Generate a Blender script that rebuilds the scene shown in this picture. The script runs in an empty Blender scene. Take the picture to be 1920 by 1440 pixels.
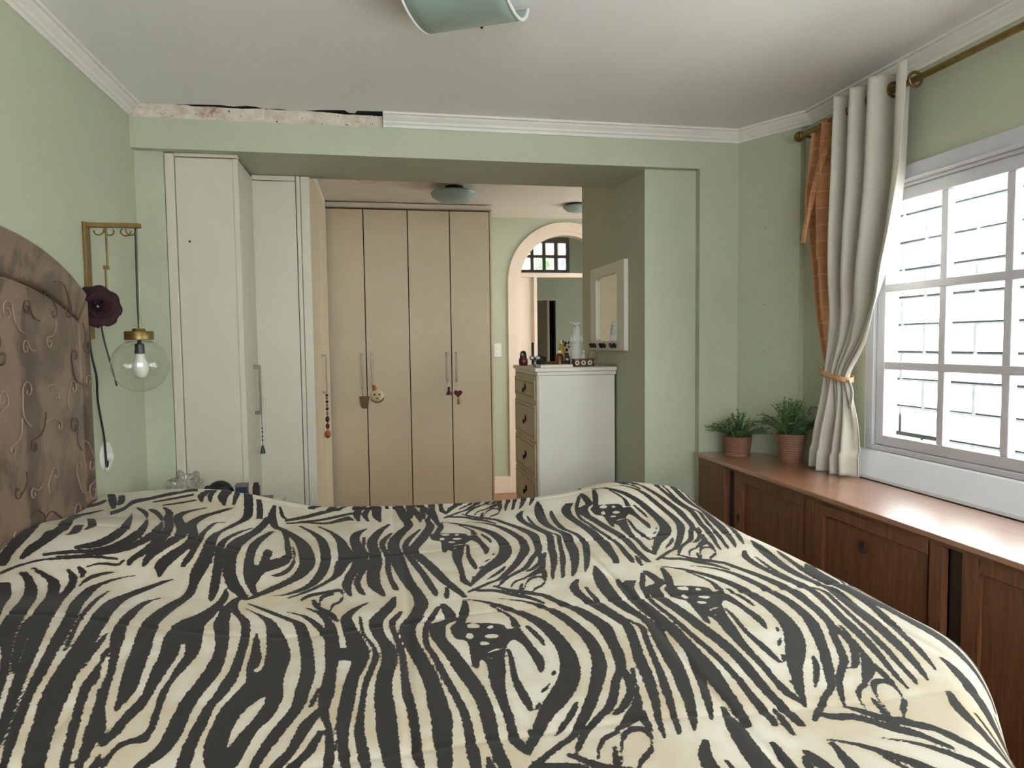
import bpy, bmesh, math, random
import numpy as np
from mathutils import Vector, Matrix, noise as mnoise

random.seed(7)
scene = bpy.context.scene
COL = scene.collection

# ------------------------------------------------------------------ camera
CAM_H = 1.465
yaw, pitch, roll = math.atan(248 / 1300.0), math.radians(-3.4), 0.012
fw = Vector((math.sin(yaw) * math.cos(pitch), math.cos(yaw) * math.cos(pitch), math.sin(pitch)))
r0 = Vector((math.cos(yaw), -math.sin(yaw), 0)); u0 = r0.cross(fw)
rr = r0 * math.cos(roll) - u0 * math.sin(roll)
uu = u0 * math.cos(roll) + r0 * math.sin(roll)
cd = bpy.data.cameras.new('camera'); cam = bpy.data.objects.new('camera', cd); COL.objects.link(cam)
cd.sensor_width = 36.0; cd.lens = 36.0 * 1300 / 1920; cd.clip_start = 0.02
cam.matrix_world = Matrix(((rr.x, uu.x, -fw.x, 0), (rr.y, uu.y, -fw.y, 0), (rr.z, uu.z, -fw.z, CAM_H), (0, 0, 0, 1)))
scene.camera = cam

# ------------------------------------------------------------------ sky and exposure
world = bpy.data.worlds.new('overcast_sky'); scene.world = world
world.use_nodes = True
bg = world.node_tree.nodes['Background']
bg.inputs['Color'].default_value = (0.90, 0.96, 1.0, 1)
bg.inputs['Strength'].default_value = 8.0
sl = bpy.data.lights.new('sun', 'SUN'); sl.energy = 60.0; sl.angle = 0.01; sl.color = (0.95, 0.98, 1.0)
sun = bpy.data.objects.new('sun', sl); COL.objects.link(sun)
sun.rotation_euler = Vector((0.50, -0.06, -0.86)).to_track_quat('-Z', 'Y').to_euler()
vs = scene.view_settings
vs.view_transform = 'Standard'; vs.look = 'None'; vs.gamma = 1.0; vs.use_curve_mapping = False
vs.exposure = 0.62

# ------------------------------------------------------------------ materials
def srgb(r, g, b):
    def f(c):
        c /= 255.0
        return c / 12.92 if c <= 0.04045 else ((c + 0.055) / 1.055) ** 2.4
    return (f(r), f(g), f(b), 1.0)

class NT:
    def __init__(s, name):
        s.m = bpy.data.materials.new(name); s.m.use_nodes = True
        s.t = s.m.node_tree; s.n = s.t.nodes; s.l = s.t.links
        s.b = s.n['Principled BSDF']; s.out = s.n['Material Output']
    def add(s, ty, **kw):
        n = s.n.new(ty)
        for k, v in kw.items():
            if k in n.inputs: n.inputs[k].default_value = v
            else: setattr(n, k, v)
        return n
    def link(s, a, b): s.l.new(a, b)
    def math(s, op, a, b=None):
        n = s.n.new('ShaderNodeMath'); n.operation = op
        for i, v in enumerate((a, b)):
            if v is None: continue
            if isinstance(v, (int, float)): n.inputs[i].default_value = v
            else: s.l.new(v, n.inputs[i])
        return n.outputs[0]
    def mix(s, fac, a, b):
        n = s.n.new('ShaderNodeMix'); n.data_type = 'RGBA'
        if isinstance(fac, (int, float)): n.inputs[0].default_value = fac
        else: s.l.new(fac, n.inputs[0])
        for i, v in ((6, a), (7, b)):
            if isinstance(v, tuple): n.inputs[i].default_value = v
            else: s.l.new(v, n.inputs[i])
        return n.outputs[2]
    def noise(s, scale, detail=3, rough=0.55, vec=None, dist=0.0):
        n = s.add('ShaderNodeTexNoise'); n.inputs['Scale'].default_value = scale
        n.inputs['Detail'].default_value = detail; n.inputs['Roughness'].default_value = rough
        n.inputs['Distortion'].default_value = dist
        if vec is None: vec = s.coords()
        s.l.new(vec, n.inputs['Vector'])
        return n.outputs['Fac']
    def coords(s, scale=None):
        tc = s.n.new('ShaderNodeTexCoord'); o = tc.outputs['Object']
        if scale:
            mp = s.n.new('ShaderNodeMapping'); mp.inputs['Scale'].default_value = scale
            s.l.new(o, mp.inputs['Vector']); o = mp.outputs[0]
        return o
    def ramp(s, fac, lo, hi):
        n = s.n.new('ShaderNodeMapRange'); n.inputs[1].default_value = lo; n.inputs[2].default_value = hi
        s.l.new(fac, n.inputs[0]); return n.outputs[0]
    def bump(s, h, strength=0.2, dist=0.005):
        n = s.n.new('ShaderNodeBump'); n.inputs['Strength'].default_value = strength
        n.inputs['Distance'].default_value = dist
        s.l.new(h, n.inputs['Height']); s.l.new(n.outputs[0], s.b.inputs['Normal'])

def plain(name, col, rough=0.5, var=0.06, scale=6.0, bump=0.0, bscale=90.0, metallic=0.0, spec=0.5, vec=None):
    t = NT(name)
    c = col
    d = tuple(max(0, x * (1 - var * 2)) for x in c[:3]) + (1,)
    e = tuple(min(1, x * (1 + var)) for x in c[:3]) + (1,)
    n = t.noise(scale, 4, 0.6, vec=t.coords(vec) if vec else None)
    t.link(t.mix(t.ramp(n, 0.3, 0.7), d, e), t.b.inputs['Base Color'])
    t.b.inputs['Roughness'].default_value = rough
    t.b.inputs['Metallic'].default_value = metallic
    t.b.inputs['Specular IOR Level'].default_value = spec
    if bump: t.bump(t.noise(bscale, 4, 0.6), bump, 0.003)
    return t.m

def glassy(name, tint=(1, 1, 1, 1), ior=1.45, rough=0.0, strength=1.0):
    """thin sheet of glass: mirror-like by Fresnel, clear otherwise"""
    t = NT(name); t.n.remove(t.b)
    tr = t.add('ShaderNodeBsdfTransparent'); tr.inputs['Color'].default_value = tint
    gl = t.add('ShaderNodeBsdfGlossy'); gl.inputs['Roughness'].default_value = rough
    nz = t.noise(7.0, 2); mr = t.ramp(nz, 0, 1)
    t.link(t.math('ADD', t.math('MULTIPLY', mr, 0.01), rough), gl.inputs['Roughness'])
    lw = t.add('ShaderNodeLayerWeight'); lw.inputs['Blend'].default_value = 0.5
    f0 = ((ior-1)/(ior+1))**2
    fr = t.math('ADD', t.math('MULTIPLY', t.math('POWER', lw.outputs['Facing'], 5.0), 1-f0), f0)
    mx = t.add('ShaderNodeMixShader')
    t.link(t.math('MULTIPLY', fr, strength), mx.inputs[0]); t.link(tr.outputs[0], mx.inputs[1]); t.link(gl.outputs[0], mx.inputs[2])
    t.link(mx.outputs[0], t.out.inputs['Surface'])
    return t.m

def wood(name, c1, c2, rough=0.4, stretch=(14, 14, 1.2), grain=3.0):
    t = NT(name)
    v = t.coords(stretch)
    n = t.noise(grain, 6, 0.65, vec=v, dist=1.2)
    n2 = t.noise(grain * 9, 3, 0.6, vec=v)
    f = t.math('ADD', t.math('MULTIPLY', t.ramp(n, 0.3, 0.72), 0.75), t.math('MULTIPLY', t.ramp(n2, 0.35, 0.7), 0.25))
    t.link(t.mix(f, c1, c2), t.b.inputs['Base Color'])
    t.b.inputs['Roughness'].default_value = rough
    t.bump(n2, 0.15, 0.002)
    return t.m

MAT = {}
def wall_paint(name, col, var=0.05):
    t = NT(name)
    big = t.noise(1.3, 4, 0.6); small = t.noise(28, 4, 0.6)
    d = tuple(x * (1 - var * 1.6) for x in col[:3]) + (1,); e = tuple(min(1, x * (1 + var)) for x in col[:3]) + (1,)
    f = t.math('ADD', t.math('MULTIPLY', t.ramp(big, .3, .7), .7), t.math('MULTIPLY', t.ramp(small, .3, .7), .3))
    t.link(t.mix(f, d, e), t.b.inputs['Base Color'])
    t.b.inputs['Roughness'].default_value = 0.55
    t.bump(t.noise(60, 5, 0.65), 0.12, 0.002)
    return t.m

MAT['wall'] = wall_paint('sage_green_paint', srgb(181, 185, 160))
MAT['ceiling'] = wall_paint('white_ceiling_paint', srgb(240, 238, 234), 0.03)
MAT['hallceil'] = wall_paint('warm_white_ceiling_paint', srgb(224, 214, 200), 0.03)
MAT['cornice'] = plain('white_cornice_plaster', srgb(226, 222, 214), 0.5, 0.03, bump=0.05)
MAT['cabinet'] = plain('cream_white_lacquer', srgb(202, 195, 178), 0.38, 0.025, 1.5, bump=0.03, bscale=30)
MAT['wardrobe'] = plain('beige_lacquer', srgb(204, 188, 157), 0.42, 0.03, 1.5)
MAT['wardrobe_trim'] = plain('brown_wardrobe_edge', srgb(160, 140, 112), 0.5, 0.05)
MAT['gap'] = plain('dark_joint', srgb(46, 40, 32), 0.8, 0.1)
MAT['void'] = plain('black_cavity_shade', srgb(22, 20, 18), 0.95, 0.2, 30)  # near-black colour stands in for darkness inside the cavity and passage
MAT['floor'] = wood('brown_plank_floor', srgb(120, 78, 52), srgb(168, 116, 82), 0.35, (1.2, 12, 12))
MAT['frame_white'] = plain('white_window_paint', srgb(196, 194, 199), 0.4, 0.03, bump=0.04)
MAT['sill'] = plain('white_sill_paint', srgb(218, 218, 222), 0.35, 0.02)
MAT['glass'] = glassy('window_glass', (0.97, 0.99, 0.98, 1), 1.35)
MAT['block'] = plain('white_painted_block', srgb(200, 201, 200), 0.9, 0.04, 9, bump=0.3, bscale=50)
MAT['mortar'] = plain('grey_mortar', srgb(50, 50, 52), 0.95, 0.15, 20, bump=0.3)
MAT['ground'] = plain('pale_concrete_paving', srgb(170, 165, 155), 0.9, 0.1, 4, bump=0.2)
MAT['brass'] = plain('aged_brass', srgb(134, 112, 66), 0.38, 0.12, 20, metallic=0.85)
MAT['brass_dark'] = plain('dull_gold_paint', srgb(126, 100, 50), 0.5, 0.15, 25, metallic=0.35)
MAT['chrome'] = plain('brushed_nickel', srgb(120, 112, 100), 0.35, 0.05, 30, metallic=1.0)
MAT['black'] = plain('black_plastic', srgb(26, 25, 25), 0.4, 0.1)
MAT['white_plastic'] = plain('white_plastic', srgb(226, 222, 212), 0.35, 0.02)
MAT['mirror'] = plain('mirror_silver', (0.85, 0.86, 0.85, 1), 0.02, 0.005, metallic=1.0)
MAT['dresser'] = plain('antique_cream_paint', srgb(226, 221, 208), 0.45, 0.03, 3, bump=0.04)
MAT['dresser_front_shade'] = plain('shade_darkened_cream_paint', srgb(196, 182, 150), 0.5, 0.05, 5, bump=0.05)  # same cream paint, darkened to put the fronts' shade into the colour
MAT['knob'] = plain('black_iron', srgb(24, 22, 21), 0.45, 0.2)
MAT['peach'] = wall_paint('peach_white_door_paint', srgb(232, 212, 190), 0.02)
MAT['oak'] = wood('reddish_brown_wood', srgb(84, 50, 32), srgb(136, 88, 58), 0.42, (16, 16, 1.1))
MAT['oak_top'] = wood('polished_brown_wood_top', srgb(126, 76, 50), srgb(166, 108, 74), 0.24, (14, 1.1, 14))
for k_, v_ in (('Coat Weight', 1.0), ('Coat Roughness', .36), ('Coat IOR', 2.0)): MAT['oak_top'].node_tree.nodes['Principled BSDF'].inputs[k_].default_value = v_
MAT['oak_dark'] = plain('dark_wood_recess', srgb(50, 34, 26), 0.6, 0.15, 12)

# ------------------------------------------------------------------ mesh helpers
class MB:
    def __init__(s): s.v = []; s.f = []
    def box(s, x0, x1, y0, y1, z0, z1):
        i = len(s.v)
        s.v += [(x0, y0, z0), (x1, y0, z0), (x1, y1, z0), (x0, y1, z0), (x0, y0, z1), (x1, y0, z1), (x1, y1, z1), (x0, y1, z1)]
        s.f += [(i, i+3, i+2, i+1), (i+4, i+5, i+6, i+7), (i, i+1, i+5, i+4), (i+1, i+2, i+6, i+5), (i+2, i+3, i+7, i+6), (i+3, i, i+4, i+7)]
        return s
    def prism(s, poly, a, b, axis='y'):
        """poly: 2d points; extruded along axis from a to b.  y: (x,z)  x: (y,z)  z: (x,y)"""
        def P(p, t): return {'y': (p[0], t, p[1]), 'x': (t, p[0], p[1]), 'z': (p[0], p[1], t)}[axis]
        i = len(s.v); n = len(poly)
        s.v += [P(p, a) for p in poly] + [P(p, b) for p in poly]
        s.f += [tuple(range(i, i+n)), tuple(range(i+2*n-1, i+n-1, -1))]
        for k in range(n):
            j = (k+1) % n
            s.f.append((i+k, i+n+k, i+n+j, i+j))
        return s
    def tube(s, pts, r, n=8, cap=True):
        pts = [Vector(p) for p in pts]; i = len(s.v); m = len(pts)
        rs = r if isinstance(r, (list, tuple)) else [r] * m
        prev = None
        for k, p in enumerate(pts):
            t = (pts[min(k+1, m-1)] - pts[max(k-1, 0)]).normalized()
            if prev is None:
                a = Vector((0, 0, 1)) if abs(t.z) < 0.9 else Vector((1, 0, 0))
                nn = t.cross(a).normalized()
            else:
                nn = (prev - t * prev.dot(t)).normalized()
            prev = nn; bb = t.cross(nn)
            for q in range(n):
                an = 2 * math.pi * q / n
                s.v.append(tuple(p + (nn * math.cos(an) + bb * math.sin(an)) * rs[k]))
        for k in range(m-1):
            for q in range(n):
                q2 = (q+1) % n
                s.f.append((i+k*n+q, i+k*n+q2, i+(k+1)*n+q2, i+(k+1)*n+q))
        if cap:
            s.f.append(tuple(range(i+n-1, i-1, -1))); s.f.append(tuple(range(i+(m-1)*n, i+m*n)))
        return s
    def lathe(s, prof, c=(0, 0, 0), n=24, axis='z', sx=1.0, sy=1.0):
        i = len(s.v); m = len(prof)
        for (r, h) in prof:
            for q in range(n):
                an = 2 * math.pi * q / n; a, b = r * math.cos(an) * sx, r * math.sin(an) * sy
                p = {'z': (a, b, h), 'x': (h, a, b), 'y': (a, h, b)}[axis]
                s.v.append((c[0]+p[0], c[1]+p[1], c[2]+p[2]))
        for k in range(m-1):
            for q in range(n):
                q2 = (q+1) % n
                s.f.append((i+k*n+q, i+k*n+q2, i+(k+1)*n+q2, i+(k+1)*n+q))
        if prof[0][0] > 1e-5: s.f.append(tuple(range(i+n-1, i-1, -1)))
        if prof[-1][0] > 1e-5: s.f.append(tuple(range(i+(m-1)*n, i+m*n)))
        return s
    def grid(s, fn, nu, nv):
        i = len(s.v)
        for a in range(nu+1):
            for b in range(nv+1): s.v.append(tuple(fn(a/nu, b/nv)))
        for a in range(nu):
            for b in range(nv):
                q = i + a*(nv+1) + b
                s.f.append((q, q+nv+1, q+nv+2, q+1))
        return s
    def sphere(s, c, r, n=16, m=10, sx=1, sy=1, sz=1):
        prof = [(max(1e-6, r*math.sin(math.pi*k/m)), -r*math.cos(math.pi*k/m)*sz) for k in range(m+1)]
        return s.lathe(prof, c, n, 'z', sx, sy)

def obj(name, mb, mat, parent=None, smooth=False, bevel=0.0, solid=0.0, seg=2):
    off = Vector(parent_world(parent)) if parent else Vector((0, 0, 0))
    me = bpy.data.meshes.new(name)
    vv = [(a-off.x, b-off.y, c-off.z) for a, b, c in mb.v] if parent else mb.v
    me.from_pydata(vv, [], mb.f)
    bm = bmesh.new(); bm.from_mesh(me)
    bmesh.ops.remove_doubles(bm, verts=bm.verts, dist=1e-6)
    bmesh.ops.recalc_face_normals(bm, faces=bm.faces)
    if bevel:
        es = [e for e in bm.edges if len(e.link_faces) == 2 and e.calc_face_angle(0) > 0.6]
        bmesh.ops.bevel(bm, geom=es, offset=bevel, segments=seg, affect='EDGES', profile=0.5, clamp_overlap=True)
    bm.to_mesh(me); bm.free()
    if smooth:
        me.polygons.foreach_set('use_smooth', [True]*len(me.polygons))
        try: me.set_sharp_from_angle(angle=0.7)
        except Exception: pass
    me.materials.append(MAT[mat] if isinstance(mat, str) else mat)
    o = bpy.data.objects.new(name, me); COL.objects.link(o)
    if parent: o.parent = parent
    if solid:
        md = o.modifiers.new('thickness', 'SOLIDIFY'); md.thickness = solid; md.offset = 0
    return o

WLOC = {}
def parent_world(p):
    return WLOC.get(p.name, (0, 0, 0))

def tag(o, label=None, cat=None, group=None, kind=None):
    if label: o['label'] = label
    if cat: o['category'] = cat
    if group: o['group'] = group
    if kind: o['kind'] = kind
    return o

def thing(name, loc, label=None, cat=None, group=None, kind=None):
    o = bpy.data.objects.new(name, None); COL.objects.link(o)
    o.location = loc; o.empty_display_size = 0.05
    WLOC[o.name] = tuple(loc)
    return tag(o, label, cat, group, kind)

def part_loc(o):
    """children of a mesh part share the root's offset (the mesh part itself sits at the root's origin)"""
    WLOC[o.name] = parent_world(o.parent) if o.parent else (0, 0, 0)
    return o

def share(src, name, loc, parent=None):
    o = bpy.data.objects.new(name, src.data); COL.objects.link(o)
    o.location = loc
    if parent: o.parent = parent
    return o

def struct(name, mb, mat, label, bevel=0.0, smooth=False):
    o = obj(name, mb, mat, None, smooth, bevel)
    return tag(o, label, None, None, 'structure')

def arc(cx, cy, r, a0, a1, n):
    return [(cx + r*math.cos(a0+(a1-a0)*k/n), cy + r*math.sin(a0+(a1-a0)*k/n)) for k in range(n+1)]

def spline(pts, n=8):
    """Catmull-Rom through points"""
    P = [Vector(p) for p in pts]; P = [P[0]*2-P[1]] + P + [P[-1]*2-P[-2]]; out = []
    for k in range(1, len(P)-2):
        for j in range(n):
            t = j/n; a, b, c, d = P[k-1], P[k], P[k+1], P[k+2]
            out.append(0.5*((2*b) + (c-a)*t + (2*a-5*b+4*c-d)*t*t + (3*b-a-3*c+d)*t**3))
    out.append(P[-2]); return out

def interp(x, xs, ys): return float(np.interp(x, xs, ys))
def sstep(a, b, x):
    t = max(0.0, min(1.0, (x-a)/(b-a))); return t*t*(3-2*t)

# ------------------------------------------------------------------ room dimensions
XL, XR = -1.13, 2.18          # left wall, window wall
YB = 3.60                     # face of the beam / far wall of the bedroom
YN = -1.60                    # wall behind the camera
ZC, ZS, ZH = 2.615, 2.405, 2.66   # ceiling, beam soffit, dressing-area ceiling
XA, YA = 2.15, 3.28           # end of the angled wall piece

# ------------------------------------------------------------------ structure
struct('floor', MB().box(XL-.2, 2.64, YN-.2, 6.7, -.1, 0).box(.7, 3.3, 6.7, 9.6, -.1, 0), 'floor', 'brown wooden floor')
struct('ceiling', MB().box(XL-.2, XR+.2, YN-.2, 3.545, ZC, ZC+.12), 'ceiling', 'white painted bedroom ceiling')
struct('ceiling_strip', MB().box(.045, XR+.2, 3.545, YB+.02, ZC, ZC+.12), 'ceiling', 'edge of the bedroom ceiling above the cornice')
struct('ceiling_hall', MB().box(XL-.2, 2.64, 4.12, 6.7, ZH, ZH+.1), 'hallceil', 'warm white ceiling of the dressing area')
struct('wall_left', MB().box(XL-.15, XL, YN, 6.7, 0, 2.75), 'wall', 'sage green wall behind the headboard')

# beam across the opening with damaged plaster at its top
beam = struct('wall_beam', MB().box(XL, 1.98, YB, 4.12, ZS, 2.548).box(.045, 1.98, YB, 4.12, 2.548, 2.75).box(XL, .045, YB+.09, 4.12, 2.548, 2.75), 'wall',
              'sage green beam above the opening to the wardrobes')
WLOC['wall_beam'] = (0, 0, 0)
gap = [(-1.13, 0), (-.95, 0), (-.90, .006), (-.80, .013), (-.72, .018), (-.66, .010), (-.60, .021), (-.56, .018), (-.52, .004), (-.45, .008), (-.40, .002), (-.33, .003), (-.25, .017), (-.18, .023), (-.14, .025),
       (-.12, .004), (-.09, .004), (-.08, .027), (0, .029), (.045, .033)]
edge = [(x, 3.612-g*1.7-(.002*math.sin(x*90) if g > .004 else 0)) for x, g in gap]
struct('ceiling_edge', MB().prism([(-1.13, 3.545)] + edge + [(.045, 3.545)], ZC, ZC+.012, 'z'), 'ceiling', 'torn edge of the ceiling above the bare plaster')
obj('cavity', MB().box(XL, .045, 3.547, YB+.089, ZC+.06, ZC+.07).box(XL, .045, 3.613, YB+.088, ZC+.003, ZC+.06), 'void', beam)  # black boxes paint in the dark above the ceiling gap

t = NT('bare_crumbling_plaster')
n1 = t.noise(22, 6, .7); n2 = t.noise(60, 4, .6); n3 = t.noise(9, 4, .7)
c = t.mix(t.ramp(n1, .35, .65), srgb(222, 212, 198), srgb(196, 178, 160))
c = t.mix(t.ramp(n3, .62, .72), c, srgb(160, 128, 108))
c = t.mix(t.ramp(n2, .64, .72), c, srgb(70, 60, 50))
t.link(c, t.b.inputs['Base Color']); t.b.inputs['Roughness'].default_value = .95
t.bump(n1, .8, .01); MAT['plaster'] = t.m
xs = [XL+.002, -1.02, -.93, -.86, -.80, -.70, -.62, -.52, -.42, -.33, -.24, -.15, -.08, -.02, .043]
tops = [.0, .0, .003, .010, .012, .016, .022, .006, .002, .004, .012, .022, .020, .022, .026]
for k in range(len(xs)-1):
    a, b = xs[k], xs[k+1]
    rnd = random.Random(k*3+1)
    n = 6; up = []; lo = []
    for j in range(n+1):
        x = a + (b-a)*j/n
        dz = tops[k] + (tops[k+1]-tops[k])*j/n
        up.append((x, ZC+.003 - dz*.35 - rnd.random()*.003*(1 if tops[k] > .002 else .1)))
        lo.append((x, 2.5475 - (.012 if k in (4, 5, 6) else 0) - rnd.random()*.006))
    y0 = YB + .008 + rnd.random()*.005 - (.006 if k in (4, 5, 6) else 0)
    obj('plaster_patch', MB().prism(lo + up[::-1], y0, YB+.088), 'plaster', beam)
# pilasters, return wall, angled wall, window wall
struct('wall_pilaster_left', MB().box(XL, -1.0, 3.65, 4.0, 0, ZS), 'wall', 'narrow sage green pilaster beside the white tall cabinet')
struct('wall_return', MB().box(1.45, 1.75, 3.65, 4.12, 0, ZS).box(1.45, 1.60, 4.12, 4.845, 0, 2.75), 'wall', 'sage green pilaster and return wall behind the chest of drawers')
struct('wall_back', MB().box(1.75, 1.98, YB, 4.12, 0, ZS), 'wall', 'short sage green wall beside the pilaster')
wa = struct('wall_angle', MB().prism([(1.98, YB), (XA, YA), (XR+.15, YA+.02), (XR+.15, 4.12), (1.98, 4.12)], 0, 2.75, 'z'), 'wall', 'angled sage green wall in the corner beside the curtain')
WLOC['wall_angle'] = (0, 0, 0)
dA = Vector((XA-1.98, YA-YB, 0)).normalized(); nA = Vector((-(-dA.y), -dA.x, 0)); nA = Vector((dA.y, -dA.x, 0))
if nA.y > 0: nA = -nA
for zz in (2.07, 1.655, 1.40):
    p = Vector((1.98, YB, zz)) + dA*.165
    obj('screw_plug', MB().tube([p - nA*.002, p + nA*.004], .004, 8), 'wardrobe_trim', wa)
WY0, WY1, WZ0, WZ1 = .30, 2.806, .965, 2.113
struct('wall_right', MB().box(XR, XR+.16, WY1, YA+.03, 0, 2.75).box(XR, XR+.16, YN, WY0, 0, 2.75).box(XR, XR+.16, WY0, WY1, 0, WZ0)
       .box(XR, XR+.16, WY0, WY1, WZ1, 2.75), 'wall', 'sage green window wall')
struct('wall_near', MB().box(XL-.15, -.55, YN-.15, YN, 0, 2.75).box(1.55, XR+.16, YN-.15, YN, 0, 2.75).box(-.55, 1.55, YN-.15, YN, 0, 1.0).box(-.55, 1.55, YN-.15, YN, 2.5, 2.75),
       'wall', 'sage green wall behind the viewer')
nw = MB()  # unseen window added behind the camera to let in fill daylight
for x in (-.55, -.035, .48, .995, 1.51): nw.box(x, x+.04, YN-.1, YN-.05, 1.0, 2.5)
for z in (1.0, 1.49, 1.98, 2.46): nw.box(-.55, 1.55, YN-.1, YN-.05, z, z+.04)
w2 = struct('added_window_2', nw, 'frame_white', 'white window added unseen behind the viewer for fill daylight')
WLOC['added_window_2'] = (0, 0, 0)

# cornice profile swept along the walls
def cornice(name, pts, label, segs=None):
    prof = [(0, -.065), (.008, -.065), (.010, -.052), (.018, -.046), (.020, -.036), (.034, -.022), (.040, -.012), (.050, -.010), (.052, 0), (0, 0)]
    m = MB(); P = [Vector((p[0], p[1], 0)) for p in pts]; n = len(prof)
    for k, p in enumerate(P):
        d1 = (P[k]-P[k-1]).normalized() if k > 0 else None
        d2 = (P[k+1]-P[k]).normalized() if k < len(P)-1 else None
        if d1 is None: d1 = d2
        if d2 is None: d2 = d1
        n1 = Vector((d1.y, -d1.x, 0)); n2 = Vector((d2.y, -d2.x, 0))
        b = (n1+n2).normalized(); sc = 1/max(.3, b.dot(n1))
        for (a, z) in prof:
            q = p + b*sc*a; m.v.append((q.x, q.y, ZC+z-.0005))
    for k in range(len(P)-1):
        for j in range(n):
            j2 = (j+1) % n
            m.f.append((k*n+j, k*n+j2, (k+1)*n+j2, (k+1)*n+j))
    m.f.append(tuple(range(n))); m.f.append(tuple(range((len(P)-1)*n, len(P)*n)))
    return struct(name, m, 'cornice', label)
cornice('trim_1', [(XL, YN), (XL, 3.598)], 'white plaster cornice along the headboard wall')
cornice('trim_2', [(.045, YB), (1.98, YB), (XA, YA), (XR, YA-.05), (XR, YN)], 'white plaster cornice along the beam and window wall')

# dressing area and far wall with the arched doorway
YF = 6.60
AX, AZ, AR = 1.81, 2.045, .57
m = MB().box(XL, AX-AR, YF, YF+.14, 0, 2.75).box(AX+AR, 2.64, YF, YF+.14, 0, 2.75)
N = 24
for k in range(N):
    a0, a1 = math.pi - math.pi*k/N, math.pi - math.pi*(k+1)/N
    p0 = (AX+AR*math.cos(a0), AZ+AR*math.sin(a0)); p1 = (AX+AR*math.cos(a1), AZ+AR*math.sin(a1))
    m.prism([p0, p1, (p1[0], 2.75), (p0[0], 2.75)], YF, YF+.14)
struct('wall_hall', m, 'wall', 'pale green wall with the arched doorway')
struct('wall_hall_right', MB().box(2.50, 2.64, 4.12, 5.0, 0, 2.75).box(2.50, 2.64, 6.4, 6.75, 0, 2.75).box(2.50, 2.64, 5.0, 6.4, 0, .4).box(2.50, 2.64, 5.0, 6.4, 2.5, 2.75)
       .box(1.60, 2.64, 4.12, 4.24, 0, 2.75), 'wall', 'green side wall of the dressing area')
nw = MB()  # hidden window added so daylight brightens the dressing area
for y in (5.0, 5.44, 5.90, 6.36): nw.box(2.55, 2.60, y, y+.04, .4, 2.5)
for z in (.4, 1.1, 1.8, 2.46): nw.box(2.55, 2.60, 5.0, 6.4, z, z+.04)
struct('added_window_3', nw, 'frame_white', 'white window added out of sight to light the dressing area')
struct('baseboard_hall', MB().box(.98, AX-AR, YF-.02, YF, 0, .165), 'peach', 'tall white baseboard beside the arched doorway', .004)

door1 = thing('door_1', (AX, YF, 0), 'peach white arched door frame with a glazed transom', None, None, 'structure')
m = MB()
for (ri, ro, y0, y1) in ((AR-.075, AR+.012, YF-.018, YF+.02), (AR-.11, AR-.06, YF+.0, YF+.12)):
    for k in range(36):
        a0, a1 = math.pi - math.pi*k/36, math.pi - math.pi*(k+1)/36
        c0, s0, c1, s1 = math.cos(a0), math.sin(a0), math.cos(a1), math.sin(a1)
        m.prism([(AX+ri*c0, AZ+ri*s0), (AX+ro*c0, AZ+ro*s0), (AX+ro*c1, AZ+ro*s1), (AX+ri*c1, AZ+ri*s1)], y0, y1)
    for sx in (-1, 1):
        xa, xb = sorted((AX+sx*ri, AX+sx*ro)); m.box(xa, xb, y0, y1, 0, AZ)
obj('arched_casing', m, 'peach', door1)
obj('lintel', MB().box(AX-.465, AX+.465, YF+.02, YF+.11, 2.098, 2.142).box(AX-.465, AX+.465, YF+.01, YF+.03, 2.098, 2.112), 'peach', door1, bevel=.003)
for sx in (-1, 1):
    xa, xb = sorted((AX+sx*.31, AX+sx*.465))
    obj('side_panel', MB().box(xa, xb, YF+.03, YF+.10, 0, 2.098), 'peach', door1, bevel=.003)
    xa, xb = sorted((AX+sx*.292, AX+sx*.325))
    obj('jamb', MB().box(xa, xb, YF+.0, YF+.13, 0, 2.098), 'peach', door1, bevel=.003)
obj('transom_glass', MB().prism([(AX-.46, 2.142)] + [(AX+.46*math.cos(a), AZ+.46*math.sin(a)) for a in [math.pi-.21-(math.pi-.42)*k/20 for k in range(21)]] + [(AX+.46, 2.142)], YF+.06, YF+.064), 'glass', door1)

# room beyond the arch
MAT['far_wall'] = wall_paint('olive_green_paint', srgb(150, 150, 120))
MAT['darkbrown'] = plain('dark_brown_window_wood', srgb(74, 58, 48), .6, .15)
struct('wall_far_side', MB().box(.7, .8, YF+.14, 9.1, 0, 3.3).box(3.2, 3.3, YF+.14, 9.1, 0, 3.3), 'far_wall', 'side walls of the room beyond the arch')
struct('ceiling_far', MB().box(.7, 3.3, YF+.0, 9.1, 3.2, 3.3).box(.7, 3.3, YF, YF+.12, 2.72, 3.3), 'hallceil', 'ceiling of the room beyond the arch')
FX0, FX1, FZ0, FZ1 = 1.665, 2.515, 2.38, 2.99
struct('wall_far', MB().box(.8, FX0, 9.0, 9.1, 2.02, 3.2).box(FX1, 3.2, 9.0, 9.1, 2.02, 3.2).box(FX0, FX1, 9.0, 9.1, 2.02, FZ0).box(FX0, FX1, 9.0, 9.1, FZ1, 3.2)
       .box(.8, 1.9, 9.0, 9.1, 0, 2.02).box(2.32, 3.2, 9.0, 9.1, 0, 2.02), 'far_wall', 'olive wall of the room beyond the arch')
struct('wall_far_recess', MB().box(1.85, 2.4, 9.5, 9.55, 0, 2.1).box(1.85, 1.9, 9.1, 9.5, 0, 2.1).box(2.32, 2.4, 9.1, 9.5, 0, 2.1).box(1.85, 2.4, 9.1, 9.55, 2.02, 2.1), 'void', 'passage painted black for its darkness, seen through the doorway')  # black walls put the passage's darkness into the colour
w4 = thing('window_4', ((FX0+FX1)/2, 9.0, FZ0), 'small brown window seen through the arched transom', None, None, 'structure')
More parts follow.
